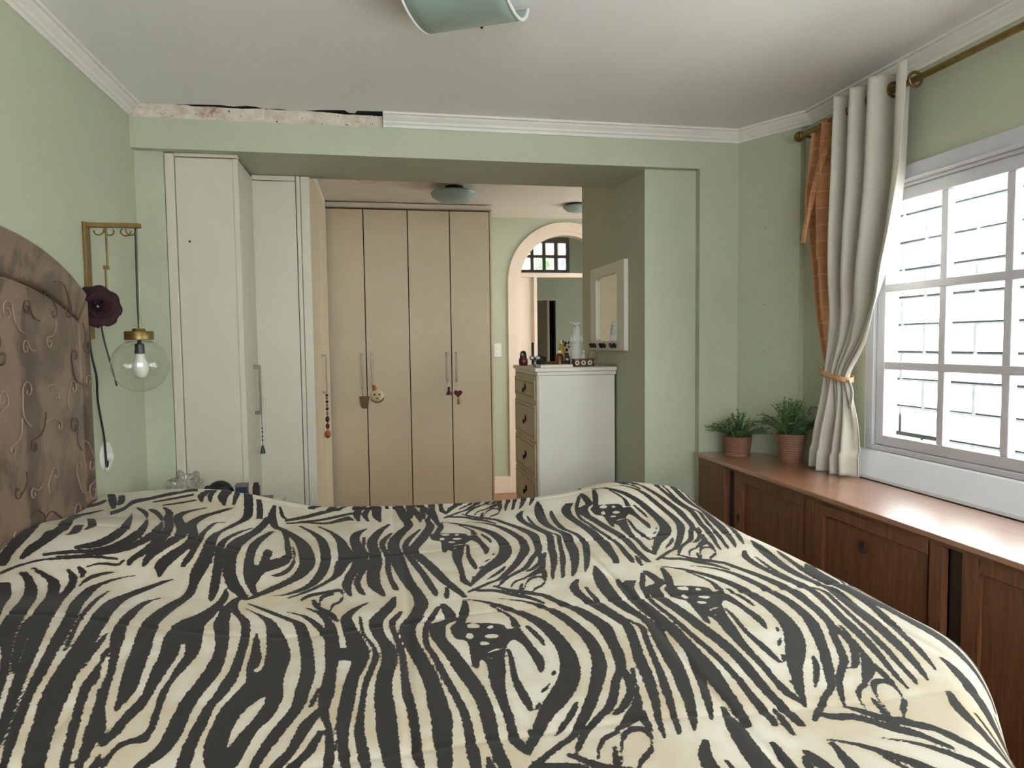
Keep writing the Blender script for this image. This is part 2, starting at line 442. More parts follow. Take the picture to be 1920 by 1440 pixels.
for k in range(6):
    x = FX0 + (FX1-FX0-.045)*k/5
    obj('muntin', MB().box(x, x+.045, 9.01, 9.07, FZ0, FZ1), 'darkbrown', w4)
for z, h in ((FZ0, .047), (2.583, .037), (2.78, .21)):
    obj('muntin', MB().box(FX0, FX1, 9.012, 9.068, z, z+h), 'darkbrown', w4)
for i in range(5):
    for j in range(2):
        x0 = FX0 + (FX1-FX0-.045)*i/5 + .045; x1 = FX0 + (FX1-FX0-.045)*(i+1)/5
        z0 = (2.427, 2.62)[j]; z1 = (2.583, 2.78)[j]
        obj('pane', MB().box(x0, x1, 9.038, 9.042, z0, z1), 'glass', w4)
d2 = thing('door_2', (1.9, 8.98, 0), 'grey-brown door standing open in the far room', None, None, 'structure')
MAT['doorbrown'] = plain('grey_brown_door', srgb(150, 136, 118), .5, .05, 3)
th = math.radians(-60)
def leaf(u, w, z):
    return (1.9 + u*math.cos(th) - w*math.sin(th), 8.98 + u*math.sin(th) + w*math.cos(th), z)
m = MB()
for (u0_, u1_, w0_, w1_, z0, z1) in ((0, .42, 0, .04, .01, 2.0),):
    i = len(m.v)
    m.v += [leaf(u, w, z) for z in (z0, z1) for (u, w) in ((u0_, w0_), (u1_, w0_), (u1_, w1_), (u0_, w1_))]
    m.f += [(i, i+1, i+2, i+3), (i+4, i+5, i+6, i+7), (i, i+1, i+5, i+4), (i+1, i+2, i+6, i+5), (i+2, i+3, i+7, i+6), (i+3, i, i+4, i+7)]
obj('door_leaf', m, 'doorbrown', d2)
m = MB(); pz = 1.02
m.tube([leaf(.37, -.03, pz), leaf(.37, .07, pz)], .008, 8); m.tube([leaf(.37, .07, pz), leaf(.27, .07, pz)], .008, 8)
obj('door_handle', m, 'chrome', d2)

# ------------------------------------------------------------------ outside
struct('ground', MB().box(XR+.16, 12, -6, 20, -.3, -.2).box(-8, 12, 9.2, 24, -.3, -.2), 'ground', 'concrete ground outside')
XO = 3.70
ext = struct('wall_exterior', MB().box(XO+.012, XO+.2, -4, 9, -.2, 3.05), 'mortar', 'white painted block wall outside the window')
WLOC['wall_exterior'] = (0, 0, 0)
BL, BH, J = .42, .195, .028
proto = None
rows = int(3.25 / BH)
for r in range(rows):
    z = -.2 + r*BH
    y = 1.35 - (BL/2 if r % 2 else 0) - .1
    while y < 6.6:
        if z + BH > .1:
            if proto is None:
                proto = obj('block', MB().box(0, .03, J/2, BL-J/2, J/2, BH-J/2), 'block', None, bevel=.003, seg=1)
                proto.parent = ext; proto.location = (XO+.003, y, z)
            else:
                share(proto, 'block', (XO+.003 + random.uniform(-.002, .002), y, z), ext)
        y += BL
m = MB()   # rest of the wall, out of the photograph's view
m.box(XO+.003, XO+.03, -4, 1.0, -.2, 3.0).box(XO+.003, XO+.03, 6.9, 9, -.2, 3.0)
obj('plain_blockwork', m, 'block', ext)

MAT['pinkwall'] = plain('pink_red_render', srgb(196, 120, 108), .8, .1, 3)
MAT['navy_glass'] = plain('dark_blue_pane', srgb(70, 84, 104), .2, .1)
MAT['shrub'] = plain('shrub_green', srgb(96, 140, 92), .8, .3, 9)
MAT['creamwall'] = plain('cream_render', srgb(220, 205, 180), .8, .06, 3)
hs = thing('neighbour_house', (3.4, 14.0, -.2), 'pink and cream house seen through the transom window', 'building')
obj('wall', MB().box(2.3, 5.2, 14, 16, -.2, 4.4), 'creamwall', hs)
obj('gable', MB().prism([(3.40, -.2), (3.63, -.2), (3.63, 3.62), (3.40, 3.42)], 13.9, 14.0), 'pinkwall', hs)
MAT['bluewhite'] = plain('pale_blue_render', srgb(205, 215, 224), .8, .05, 3)
obj('side_wing', MB().box(3.66, 4.4, 13.85, 14.0, -.2, 4.3), 'bluewhite', hs)
obj('window', MB().box(3.70, 3.76, 13.84, 13.86, 3.02, 3.16), 'navy_glass', hs)
obj('roof', MB().prism([(2.1, 4.4), (5.4, 4.4), (5.4, 4.6), (2.1, 4.6)], 13.8, 16.2), 'pinkwall', hs)

sh = thing('garden_shrub', (3.25, 13.55, -.2), 'green shrub outside the transom window', 'shrub')
rnd = random.Random(3); m = MB()
for k in range(900):
    d = Vector((rnd.gauss(0, 1), rnd.gauss(0, 1), rnd.gauss(0, 1))).normalized()*rnd.uniform(.5, 1)
    p = Vector((3.25+d.x*.16, 13.55+d.y*.16, 2.75+d.z*.48)); q = Vector((rnd.uniform(-1, 1), rnd.uniform(-1, 1), rnd.uniform(-1, 1))).normalized()*.05
    w_ = q.cross(Vector((.3, .7, .5))).normalized()*.018; i = len(m.v)
    m.v += [tuple(p), tuple(p+q*.5+w_), tuple(p+q), tuple(p+q*.5-w_)]; m.f.append((i, i+1, i+2, i+3))
tag(obj('foliage', m, 'shrub', sh), None, None, None, 'stuff')
obj('stem', MB().tube([(3.25, 13.55, -.2), (3.24, 13.55, 1.4), (3.25, 13.55, 2.7)], [.05, .04, .02], 8), 'darkbrown', sh)

# ------------------------------------------------------------------ main window
win = thing('window_1', (XR, (WY0+WY1)/2, WZ0), 'white divided-light window beside the curtain', None, None, 'structure')
for (a, b, z0, z1) in ((WY1-.045, WY1, WZ0, WZ1), (WY0, WY0+.045, WZ0, WZ1)):
    obj('outer_frame', MB().box(XR+.004, XR+.13, a, b, z0, z1), 'frame_white', win, bevel=.003)
obj('outer_frame', MB().box(XR+.004, XR+.13, WY0+.045, WY1-.045, WZ0, WZ0+.022), 'frame_white', win, bevel=.003)
obj('outer_frame', MB().box(XR+.004, XR+.13, WY0+.045, WY1-.045, WZ1-.012, WZ1), 'frame_white', win, bevel=.003)
obj('head_casing', MB().box(XR-.028, XR+.004, WY0-.06, WY1+.06, WZ1+.006, 2.178).box(XR-.036, XR+.004, WY0-.06, WY1+.06, WZ1+.001, WZ1+.010), 'frame_white', win, bevel=.003)
def sash(ya, yb, divs):
    x0, x1 = XR+.018, XR+.058
    zb, zt = .989, 2.099
    obj('stile', MB().box(x0, x1, yb-.048, yb, zb, zt), 'frame_white', win, bevel=.004)
    obj('stile', MB().box(x0, x1, ya, ya+.048, zb, zt), 'frame_white', win, bevel=.004)
    obj('rail', MB().box(x0, x1, ya+.048, yb-.048, zb, 1.034), 'frame_white', win, bevel=.004)
    obj('rail', MB().box(x0, x1, ya+.048, yb-.048, 2.048, zt), 'frame_white', win, bevel=.004)
    ys = [ya+.048] + divs + [yb-.048]
    for d in divs: obj('muntin', MB().box(x0+.004, x1-.002, d-.017, d+.017, 1.034, 2.048), 'frame_white', win, bevel=.004)
    for z in (1.345, 1.684): obj('muntin', MB().box(x0+.002, x1-.004, ya+.048, yb-.048, z-.017, z+.017), 'frame_white', win, bevel=.004)
    for k in range(len(ys)-1):
        a = ys[k] + (.017 if k else 0); b = ys[k+1] - (.017 if k < len(ys)-2 else 0)
        for (z0, z1) in ((1.034, 1.328), (1.362, 1.667), (1.701, 2.048)):
            obj('pane', MB().box(XR+.036, XR+.039, a, b, z0, z1), 'glass', win)
sash(1.558, 2.758, [1.822, 2.105, 2.398])
sash(.348, 1.552, [.65, .95, 1.25])
tag(obj('window_sill', MB().prism([(XR, .966), (XR-.014, .960), (2.102, .862), (2.100, .848), (XR, .848)], WY0-.03, WY1+.03), 'sill', None, bevel=.004),
    'sloping white sill between the window and the brown sideboard', None, None, 'structure')

# ------------------------------------------------------------------ sideboard under the window
sb = thing('sideboard', (1.92, 2.0, 0), 'long reddish brown wooden sideboard with panelled doors under the window', 'sideboard')
SX = 1.72
poly = [(SX, 3.545), (1.985, 3.545), (2.098, 3.335), (2.098, .5), (SX, .5)]
obj('top', MB().prism([(SX-.012, 3.547), (1.985, 3.547), (2.0985, 3.337), (2.0985, .49), (SX-.012, .49)], .826, .846, 'z'), 'oak_top', sb, bevel=.004)
obj('carcass', MB().prism([(SX+.05, 3.53), (1.98, 3.53), (2.09, 3.325), (2.09, .51), (SX+.05, .51)], .05, .824, 'z'), 'oak_dark', sb)
obj('plinth', MB().prism([(SX+.06, 3.52), (1.97, 3.52), (2.08, 3.32), (2.08, .52), (SX+.06, .52)], 0, .05, 'z'), 'oak_dark', sb)
obj('end_panel', MB().box(SX, SX+.05, 3.25, 3.543, .03, .8255), 'oak', sb, bevel=.003)
obj('top_rail', MB().box(SX+.004, SX+.05, .51, 3.25, .812, .8255), 'oak', sb)
def sdoor(ya, yb, x0, sw, pull):
    """framed door: stiles, rails and a sunk panel"""
    d = part_loc(obj('door', MB().box(x0, x0+.024, ya, ya+sw, .06, .81).box(x0, x0+.024, yb-sw, yb, .06, .81).box(x0, x0+.024, ya+sw, yb-sw, .06, .14).box(x0, x0+.024, ya+sw, yb-sw, .765, .81), 'oak', sb, bevel=.0025))
    obj('panel', MB().box(x0+.016, x0+.023, ya+sw-.004, yb-sw+.004, .13, .78), 'oak', d)
    if pull:
        obj('finger_pull', MB().lathe([(.0001, -.0005), (.012, -.0005), (.015, -.0012), (.016, 0), (.016, .006)], (x0, pull[0], pull[1]), 16, 'x', 1, 1.5), 'oak_dark', d, smooth=True)
sdoor(2.515, 3.18, SX+.018, .075, (3.14, .58))
sdoor(1.852, 2.512, SX+.004, .055, (2.22, .70))
sdoor(1.13, 1.788, SX+.014, .062, (1.757, .43))
sdoor(.52, 1.10, SX+.006, .06, None)
for y in (3.215, 1.82):
    obj('post', MB().box(SX+.03, SX+.05, y-.028, y+.028, .05, .812), 'oak_dark', sb)

# ------------------------------------------------------------------ potted plants
def pot_mat():
    t = NT('woven_brown_pot')
    w = t.add('ShaderNodeTexWave'); w.bands_direction = 'Z'; w.inputs['Scale'].default_value = 26; w.inputs['Distortion'].default_value = 2.5
    w.inputs['Detail Scale'].default_value = 6
    t.link(t.coords(), w.inputs['Vector'])
    n = t.noise(70, 3)
    t.link(t.mix(t.math('ADD', t.math('MULTIPLY', w.outputs['Fac'], .5), t.math('MULTIPLY', n, .5)), srgb(106, 72, 54), srgb(150, 110, 86)), t.b.inputs['Base Color'])
    t.b.inputs['Roughness'].default_value = .8
    t.bump(w.outputs['Fac'], .5, .004); return t.m
MAT['pot'] = pot_mat()
MAT['soil'] = plain('dark_soil', srgb(48, 36, 28), .95, .3, 60, bump=.5)
t = NT('green_leaf'); n = t.noise(18, 3)
t.link(t.mix(t.ramp(n, .3, .7), srgb(44, 72, 40), srgb(104, 134, 84)), t.b.inputs['Base Color']); t.b.inputs['Roughness'].default_value = .55
MAT['leaf'] = t.m
def plant(name, x, y, rb, rt, h, nst, spread, hgt, seed, label, rim):
    root = thing(name, (x, y, .846), label, 'plant')
    prof = [(.0001, 0), (rb*.95, 0), (rb, .008), (rb+(rt-rb)*.5, h*.5), (rt, h), (rt*.94, h), (rt*.92, h-.015), (.0001, h-.016)]
    if rim: prof = [(.0001, 0), (rb*1.04, 0), (rb*1.04, .014), (rb*.98, .016)] + prof[3:]
    obj('pot', MB().lathe(prof, (x, y, .8462), 28), 'pot', root, smooth=True)
    obj('soil', MB().lathe([(rt*.9, h-.022), (rt*.9, h-.012), (.0001, h-.006)], (x, y, .846), 18), 'soil', root)
    rnd = random.Random(seed); m = MB(); sm = MB()
    for k in range(nst):
        an = rnd.uniform(0, 2*math.pi); tilt = rnd.random()**.7; L = hgt*(rnd.uniform(.55, 1.0))*(1-.25*tilt)
        b = Vector((x+rt*.5*math.cos(an)*tilt, y+rt*.5*math.sin(an)*tilt, .846+h-.01))
        out = Vector((math.cos(an), math.sin(an), 0))
        pts = []
        for j in range(9):
            s = j/8
            q = b + out*(spread*tilt*s*(1+.35*s)) + Vector((0, 0, L*(s - .42*tilt*s*s*1.5)))
            q += Vector((mnoise.noise(q*30+Vector((k, 0, 0))), mnoise.noise(q*30+Vector((0, k, 3))), 0))*.008*s
            if q.x > 2.165: q.x = 2.165
            lim = YB-.02-(q.x-1.98)*1.88 if q.x > 1.98 else YB-.02
            if q.y > lim: q.y = lim
            pts.append(q)
        sm.tube(pts, [.0016]*9, 4)
        for j in range(1, 9):
            for side in range(3):
                p = pts[j]; t_ = (pts[j]-pts[j-1]).normalized()
                dv = (t_*rnd.uniform(.2, .9) + Vector((rnd.uniform(-1, 1), rnd.uniform(-1, 1), rnd.uniform(-.3, .6)))).normalized()
                ln = rnd.uniform(.012, .024); w = dv.cross(Vector((rnd.uniform(-1, 1), rnd.uniform(-1, 1), 1))).normalized()*ln*.2
                e = p + dv*ln
                if e.x > 2.17 or e.y > YB-.012-max(0, (e.x-1.98))*1.88: continue
                i = len(m.v); mid = p + dv*ln*.5
                m.v += [tuple(p), tuple(mid+w), tuple(e), tuple(mid-w)]; m.f.append((i, i+1, i+2, i+3))
    obj('stems', sm, 'leaf', root)
    tag(obj('foliage', m, 'leaf', root), None, None, None, 'stuff')
plant('potted_plant', 1.885, 3.415, .064, .075, .105, 58, .10, .155, 11, 'smaller leafy plant in a short brown woven pot at the sideboard corner', True)
plant('potted_plant', 2.035, 3.155, .055, .072, .145, 85, .135, .25, 23, 'larger bushy plant in a tall brown pot beside the curtain', False)

# ------------------------------------------------------------------ curtains and rod
rod = thing('curtain_rod', (2.08, 2.0, 2.473), 'brass curtain rod with a ball finial above the window', 'curtain rod')
RX, RZ = 2.08, 2.473
obj('pole', MB().tube([(RX, -.3, RZ), (RX, 3.16, RZ)], .0125, 14), 'brass', rod, smooth=True)
obj('finial', MB().lathe([(.0001, 3.215), (.012, 3.212), (.022, 3.200), (.026, 3.186), (.022, 3.172), (.014, 3.164), (.017, 3.160), (.017, 3.152), (.013, 3.150)], (RX, 0, RZ), 18, 'y'), 'brass', rod, smooth=True)
for y in (3.13, 1.2, .0):
    obj('bracket', MB().tube([(RX, y, RZ-.014), (RX+.05, y, RZ-.02), (XR-.004, y, RZ-.02)], .007, 8).lathe([(.022, XR-.006), (.022, XR)], (0, y, RZ-.02), 14, 'x'), 'brass', rod, smooth=True)

t = NT('grey_beige_curtain_cloth'); v = t.coords((60, 60, 900)); n = t.noise(1.0, 2, .5, vec=v); n2 = t.noise(3, 3)
t.link(t.mix(t.math('ADD', t.math('MULTIPLY', n, .5), t.math('MULTIPLY', n2, .5)), srgb(178, 172, 160), srgb(204, 199, 186)), t.b.inputs['Base Color'])
t.b.inputs['Roughness'].default_value = .6; t.b.inputs['Sheen Weight'].default_value = .35; t.b.inputs['Sheen Roughness'].default_value = .4
t.bump(n, .12, .001); MAT['curtain'] = t.m
t = NT('orange_checked_curtain_cloth')
tc = t.n.new('ShaderNodeUVMap'); sp = t.add('ShaderNodeSeparateXYZ'); t.link(tc.outputs[0], sp.inputs[0])
def lines(o, k, w):
    fr = t.math('FRACT', t.math('MULTIPLY', o, k)); return t.math('LESS_THAN', fr, w)
g = t.math('MAXIMUM', lines(sp.outputs[0], 11.0, .12), lines(sp.outputs[1], 13.0, .07))
n = t.noise(25, 3)
bc = t.mix(t.ramp(n, .3, .7), srgb(164, 104, 66), srgb(188, 130, 88))
t.link(t.mix(t.math('MULTIPLY', g, .55), bc, srgb(206, 168, 126)), t.b.inputs['Base Color'])
t.b.inputs['Roughness'].default_value = .7; t.b.inputs['Transmission Weight'].default_value = 0.0
MAT['orange'] = t.m

def curtain_mesh(fn, nu, nv):
    m = MB().grid(fn, nu, nv); return m
def add_uv(o, nu, nv):
    me = o.data; uv = me.uv_layers.new(name='UVMap')
    # grid order is lost by merging, so derive from the stored grid attribute
    return uv

zL = [.843, 1.042, 1.30, 1.554, 2.043, 2.535]; yL = [3.022, 2.998, 2.945, 2.925, 2.902, 2.876]
zR = [.843, 1.076, 1.30, 1.452, 1.649, 1.898, 2.159, 2.535]; yR = [2.69, 2.707, 2.765, 2.623, 2.518, 2.452, 2.41, 2.391]
zRs = np.array(zR); 
def smooth_tab(z, zs, ys):
    return (interp(z-.03, zs, ys) + interp(z, zs, ys)*2 + interp(z+.03, zs, ys))/4
def beige(a, b):
    z = .848 + (2.537-.848)*b; s = a
    L, R = smooth_tab(z, zL, yL), smooth_tab(z, zR, yR)
    up = sstep(1.32, 1.75, z)
    # fold phase: four deep folds at the rod, many tight ones at the tie
    top = math.sin(2*math.pi*(3.7*(1-(1-s)**1.35) + .05*math.sin(3*z)) + .6)
    fine = math.sin(2*math.pi*7*s + 1.2*math.sin(2.1*z))
    amp = .050*sstep(1.3, 2.0, z) + .014
    low = sstep(1.29, .95, z)
    x = RX - .012 + amp*top*(.25+.75*up) + fine*(.012*(1-up)) + low*(.032*math.sin(2*math.pi*4.3*s+.9) - .012)
    x -= .030*math.exp(-((z-1.62)/.28)**2)*s           # the swag pulled toward the room
    yy = L + (R-L)*s + .010*math.sin(2*math.pi*3.6*s+2.0)*up*(1-abs(2*s-1))
    if z < .95: x -= .01
    return (min(x, XR-.022 if z > 1.0 else 2.13), yy, max(.849, z + (.008*math.sin(9*s)*low)))
cur = thing('curtain', (RX, 2.7, .848), 'long grey-beige eyelet curtain gathered by a tieback at the window', 'curtain')
m = MB().grid(beige, 120, 110)
cl = obj('cloth', m, 'curtain', cur, smooth=True, solid=.003)
for s_ in (.93, .70, .43, .16):
    y = 2.876 + (2.391-2.876)*s_
    m = MB()
    ring = [(RX + .028*math.cos(a), y, RZ + .028*math.sin(a)) for a in [2*math.pi*k/20 for k in range(21)]]
    m.tube(ring, .006, 8, cap=False)
    obj('eyelet', m, 'brass', cur, smooth=True)

yo_z = [.855, 1.04, 1.30, 1.558, 1.953, 2.167, 2.48]; yo_L = [3.035, 3.012, 2.965, 3.051, 3.116, 3.145, 3.075]
def orange(a, b):
    z = .856 + (2.485-.856)*b; s = a
    L = smooth_tab(z, yo_z, yo_L); R = interp(z, [.85, 1.3, 2.0, 2.5], [2.955, 2.93, 2.90, 2.885])
    up = sstep(1.35, 1.8, z); tp = sstep(2.2, 2.45, z)
    fold = math.sin(2*math.pi*1.3*s + 1.5 - .8*z)
    x = RX + .012 + (.030*up+.006)*fold + .010*tp*math.sin(2*math.pi*6*s)
    y = L + (R-L)*s
    if z > 1.85:  # folded-over heading flap
        x -= .012*sstep(.3, .7, s)*(1-tp)
    return (min(x, XR-.02), y, z)
oc = thing('curtain', (RX, 3.0, .856), 'narrow orange checked curtain at the end of the brass rod', 'curtain')
NU, NV = 40, 90
m = MB().grid(orange, NU, NV)
oo = obj('cloth', m, 'orange', oc, smooth=True, solid=.003)
uvl = oo.data.uv_layers.new(name='UVMap')
for lp in oo.data.loops:
    co = oo.data.vertices[lp.vertex_index].co
    z = co.z + .856; y = co.y + 3.0
    L = smooth_tab(z, yo_z, yo_L); R = interp(z, [.85, 1.3, 2.0, 2.5], [2.955, 2.93, 2.90, 2.885])
    uvl.data[lp.index].uv = ((y-L)/(R-L)*.45, z)
def flap(a, b):
    z = 1.93 + .42*b; y = 3.085 - .10*b - .075*a*(.35+.65*b) + .018*math.sin(3*b); x = RX - .035 - .02*math.sin(math.pi*a) + .025*b - .01*a
    return (x, y, z)
m = MB().grid(flap, 10, 20); ff = obj('turned_flap', m, 'orange', oc, smooth=True, solid=.003)
uvf = ff.data.uv_layers.new(name='UVMap')
for lp in ff.data.loops:
    co = ff.data.vertices[lp.vertex_index].co
    uvf.data[lp.index].uv = (co.y*3+co.z*.6, co.z)
tb = thing('curtain_tieback', (RX, 2.86, 1.30), 'orange-beige tieback knotted around the curtain', 'tieback')
MAT['tie'] = plain('orange_beige_ribbon', srgb(200, 150, 106), .7, .1, 30)
pts = []
for k in range(29):
    a = 2*math.pi*k/28
    pts.append((RX-.012 + .050*math.cos(a), 2.855 + .118*math.sin(a), 1.298 + .022*math.sin(a)))
m = MB()
def band(a, b):
    an = 2*math.pi*a
    return (RX-.014 + (.046+.003*math.sin(5*an))*math.cos(an), 2.857 + .103*math.sin(an), 1.302 + .022*math.sin(an) + (b-.5)*.024)
obj('band', MB().grid(band, 48, 3), 'tie', tb, smooth=True, solid=.004)
obj('tail', MB().grid(lambda a, b: (RX-.03+.012*math.sin(4*b), 2.752-.03*b+.018*(a-.5), 1.285-.13*b), 3, 10), 'curtain', tb, smooth=True, solid=.003)

# ------------------------------------------------------------------ tall cabinets beside the opening
tc1 = thing('tall_cabinet', (-.83, 3.85, 0), 'tall plain cream-white cabinet beside the green pilaster', 'cabinet')
obj('front_panel', MB().box(-.955, -.678, 3.672, 3.69, .03, 2.385), 'cabinet', tc1, bevel=.002)
obj('frame', MB().box(-.998, -.957, 3.655, 3.70, 0, 2.4), 'cabinet', tc1, bevel=.003)
obj('frame', MB().box(-.957, -.664, 3.66, 3.70, 2.388, 2.404), 'cabinet', tc1, bevel=.003)
obj('carcass', MB().box(-.99, -.69, 3.695, 4.05, 0, 2.38), 'gap', tc1)
sd = part_loc(obj('side_door', MB().box(-.682, -.664, 3.695, 4.058, .03, 2.385), 'cabinet', tc1, bevel=.002))
m = MB()
for z in (1.352, 1.105): m.box(-.664, -.634, 3.915, 3.93, z-.009, z+.009)
m.box(-.640, -.630, 3.914, 3.931, 1.098, 1.36)
obj('handle', m, 'chrome', sd, bevel=.002)
obj('nail_hole', MB().tube([(-.90, 3.6735, 1.98), (-.90, 3.6705, 1.98)], .006, 8), 'gap', tc1)
obj('edge_trim', MB().box(-.690, -.664, 3.668, 3.694, 0, 2.386), 'cabinet', tc1, bevel=.003)

def beadstring(name, p, beads, label, cat, cord='black'):
    root = thing(name, (p[0], p[1], p[2]), label, cat)
    x, y, z = p; zz = z
    tot = sum(b[1]*2+.004 for b in beads)
    obj('cord', MB().tube([(x, y, z+.05), (x, y, z-tot+.01)], .0015, 5), cord, root)
    for (mt, r_, sz) in beads:
        zz -= r_*sz
        obj('bead', MB().sphere((x, y, zz), r_, 10, 8, 1, 1, sz), mt, root, smooth=True)
        zz -= r_*sz + .004
    return root
MAT['amber'] = plain('amber_bead', srgb(170, 90, 44), .35, .2, 30)
MAT['darkred'] = plain('dark_red_felt', srgb(96, 26, 38), .8, .2, 20)
MAT['plum'] = plain('plum_bead', srgb(60, 22, 36), .5, .2, 20)
root = thing('tassel', (-.632, 3.922, 1.03), 'thin black beaded tassel hanging below the cabinet handle', 'tassel')
obj('cord', MB().tube([(-.632, 3.922, 1.097), (-.632, 3.922, .90)], .0015, 5), 'black', root)
for z in (1.02, 1.0, .975, .955): obj('bead', MB().sphere((-.632, 3.922, z), .005, 8, 6), 'black', root, smooth=True)
obj('fringe', MB().lathe([(.002, .93), (.006, .92), (.012, .895), (.013, .882), (.0001, .88)], (-.632, 3.922, 0), 10), 'black', root, smooth=True)

tc2 = thing('tall_cabinet', (-.52, 4.2, 0), 'tall cream-white cabinet door set back beside the beige wardrobes', 'cabinet')
obj('front_panel', MB().box(-.667, -.437, 4.0595, 4.08, .03, 2.372), 'cabinet', tc2, bevel=.002)
obj('side_stile', MB().box(-.433, -.412, 4.056, 4.09, 0, 2.402), 'cabinet', tc2, bevel=.002)
obj('edge_post', MB().box(-.410, -.362, 4.062, 4.10, 0, 2.402), 'cabinet', tc2, bevel=.003)
obj('top_rail', MB().box(-.667, -.437, 4.0605, 4.09, 2.375, 2.402), 'cabinet', tc2, bevel=.002)
obj('carcass', MB().box(-.662, -.40, 4.085, 4.45, 0, 2.38), 'gap', tc2)

# side wardrobe (doors face right) and back wardrobe
sw = thing('wardrobe', (-.8, 5.0, 0), 'cream wardrobe seen edge-on beside the white cabinet, beads on its handle', 'wardrobe')
obj('body', MB().box(-1.12, -.425, 4.46, 5.95, 0, 2.62), 'gap', sw)
for (a, b) in ((4.46, 5.10), (5.105, 5.56), (5.565, 5.94)):
    obj('door', MB().box(-.424, -.405, a+.003, b-.003, .05, 2.58), 'wardrobe', sw, bevel=.002)
m = MB()
for z in (1.39, 1.125): m.box(-.405, -.375, 5.14, 5.155, z-.008, z+.008)
m.box(-.383, -.373, 5.139, 5.156, 1.12, 1.395)
obj('handle', m, 'chrome', sw)
obj('top_filler', MB().box(-.43, -.41, 4.46, 5.94, 2.585, 2.655), 'hallceil', sw)
bs = beadstring('bead_string', (-.378, 5.148, 1.115), [('plum', .011, 1), ('chrome', .009, 1), ('plum', .011, 1), ('chrome', .008, 1.2), ('darkred', .012, 1), ('chrome', .008, 2), ('plum', .015, 1.6), ('darkred', .014, 1.6), ('amber', .022, 1.4)],
                'string of plum and amber beads hanging from the edge-on wardrobe handle', 'beads')

wd = thing('wardrobe', (.25, 6.2, 0), 'wide beige four-door wardrobe at the back of the dressing area', 'wardrobe')
obj('body', MB().box(-.47, .975, 6.022, 6.58, 0, 2.60), 'gap', wd)
obj('side_edge', MB().box(.962, .982, 6.0, 6.58, 0, 2.602), 'wardrobe', wd, bevel=.002)
obj('side_edge', MB().box(-.50, -.478, 6.0, 6.05, 0, 2.602), 'wardrobe', wd, bevel=.002)
obj('cornice', MB().box(-.50, .982, 5.994, 6.58, 2.604, 2.613), 'wardrobe_trim', wd)
obj('top_filler', MB().box(-.50, .982, 6.005, 6.06, 2.613, 2.651), 'hallceil', wd)
seams = [-.473, -.108, .258, .615, .96]
for k in range(4):
    d = part_loc(obj('door', MB().box(seams[k]+.004, seams[k+1]-.004, 6.0, 6.02, .06, 2.595), 'wardrobe', wd, bevel=.002))
    hx = {0: -.145, 1: -.062, 2: .575, 3: .655}[k]
    zb = {0: 1.10, 1: 1.12, 2: 1.14, 3: 1.14}[k]
    m = MB()
    for z in (1.385, zb): m.box(hx-.007, hx+.007, 5.965, 6.0, z-.008, z+.008)
    m.box(hx-.007, hx+.007, 5.962, 5.972, zb-.008, 1.393)
    obj('handle', m, 'chrome', d, bevel=.002)

# hanging charms on the back wardrobe
MAT['cream_felt'] = plain('cream_felt', srgb(206, 190, 158), .9, .05, 20, bump=.3)
MAT['tan_felt'] = plain('tan_felt', srgb(120, 98, 62), .9, .1, 20, bump=.3)
MAT['ochre'] = plain('ochre_felt', srgb(170, 140, 90), .9, .1, 20)
def charm(name, x, ztop, label):
    root = thing(name, (x, 5.95, ztop), label, 'charm')
    return root
c1 = charm('hanging_pouch', -.133, 1.10, 'tan felt pouch hanging from the far left wardrobe handle')
obj('cord', MB().tube([(-.145, 5.958, 1.10), (-.145, 5.955, 1.02), (-.133, 5.955, .99)], .0025, 5), 'tan_felt', c1)
obj('pouch', MB().prism([(-.175, 1.03), (-.088, 1.03), (-.10, .945), (-.115, .93), (-.15, .93), (-.162, .945)], 5.935, 5.965), 'tan_felt', c1, bevel=.008)
c2 = charm('face_charm', -.03, 1.12, 'round cream plush face charm with dark eyes')
obj('cord', MB().tube([(-.062, 5.957, 1.13), (-.05, 5.955, 1.09)], .0025, 5), 'tan_felt', c2)
obj('head', MB().sphere((-.025, 5.945, 1.035), .055, 18, 12, 1, .45, .95), 'cream_felt', c2, smooth=True)
obj('knot', MB().sphere((-.045, 5.945, 1.095), .018, 10, 8, 1, .8, 1.5), 'amber', c2, smooth=True)
for dx in (-.022, .018): obj('eye', MB().sphere((-.025+dx, 5.9215, 1.045), .009, 10, 8), 'black', c2, smooth=True)
obj('muzzle', MB().sphere((-.025, 5.921, 1.012), .009, 8, 6, 1.2, .6, .8), 'amber', c2, smooth=True)
obj('collar', MB().tube([(-.025+.054*math.cos(a), 5.945, 1.03+.05*math.sin(a)) for a in [math.pi*1.15+math.pi*.75*k/12 for k in range(13)]], .008, 8), 'tan_felt', c2, smooth=True)
c3 = charm('doll_charm', .58, 1.13, 'tiny dark plum doll charm on a wardrobe handle')
obj('cord', MB().tube([(.575, 5.957, 1.14), (.582, 5.955, 1.085)], .002, 5), 'cream_felt', c3)
obj('head', MB().sphere((.583, 5.95, 1.082), .013, 10, 8), 'darkred', c3, smooth=True)
obj('dress', MB().lathe([(.006, 1.075), (.012, 1.06), (.026, 1.03), (.028, 1.025), (.0001, 1.024)], (.583, 5.95, 0), 12), 'plum', c3, smooth=True)
c4 = charm('heart_charm', .66, 1.13, 'dark red heart charm with a small tan tassel on the right wardrobe handle')
obj('cord', MB().tube([(.655, 5.957, 1.14), (.657, 5.955, 1.06)], .002, 5), 'cream_felt', c4)
heart = []
for k in range(24):
    a = 2*math.pi*k/24
    heart.append((.660+.0023*16*math.sin(a)**3, 1.035+.0022*(13*math.cos(a)-5*math.cos(2*a)-2*math.cos(3*a)-math.cos(4*a))))
obj('heart', MB().prism(heart, 5.935, 5.955), 'darkred', c4, bevel=.003)
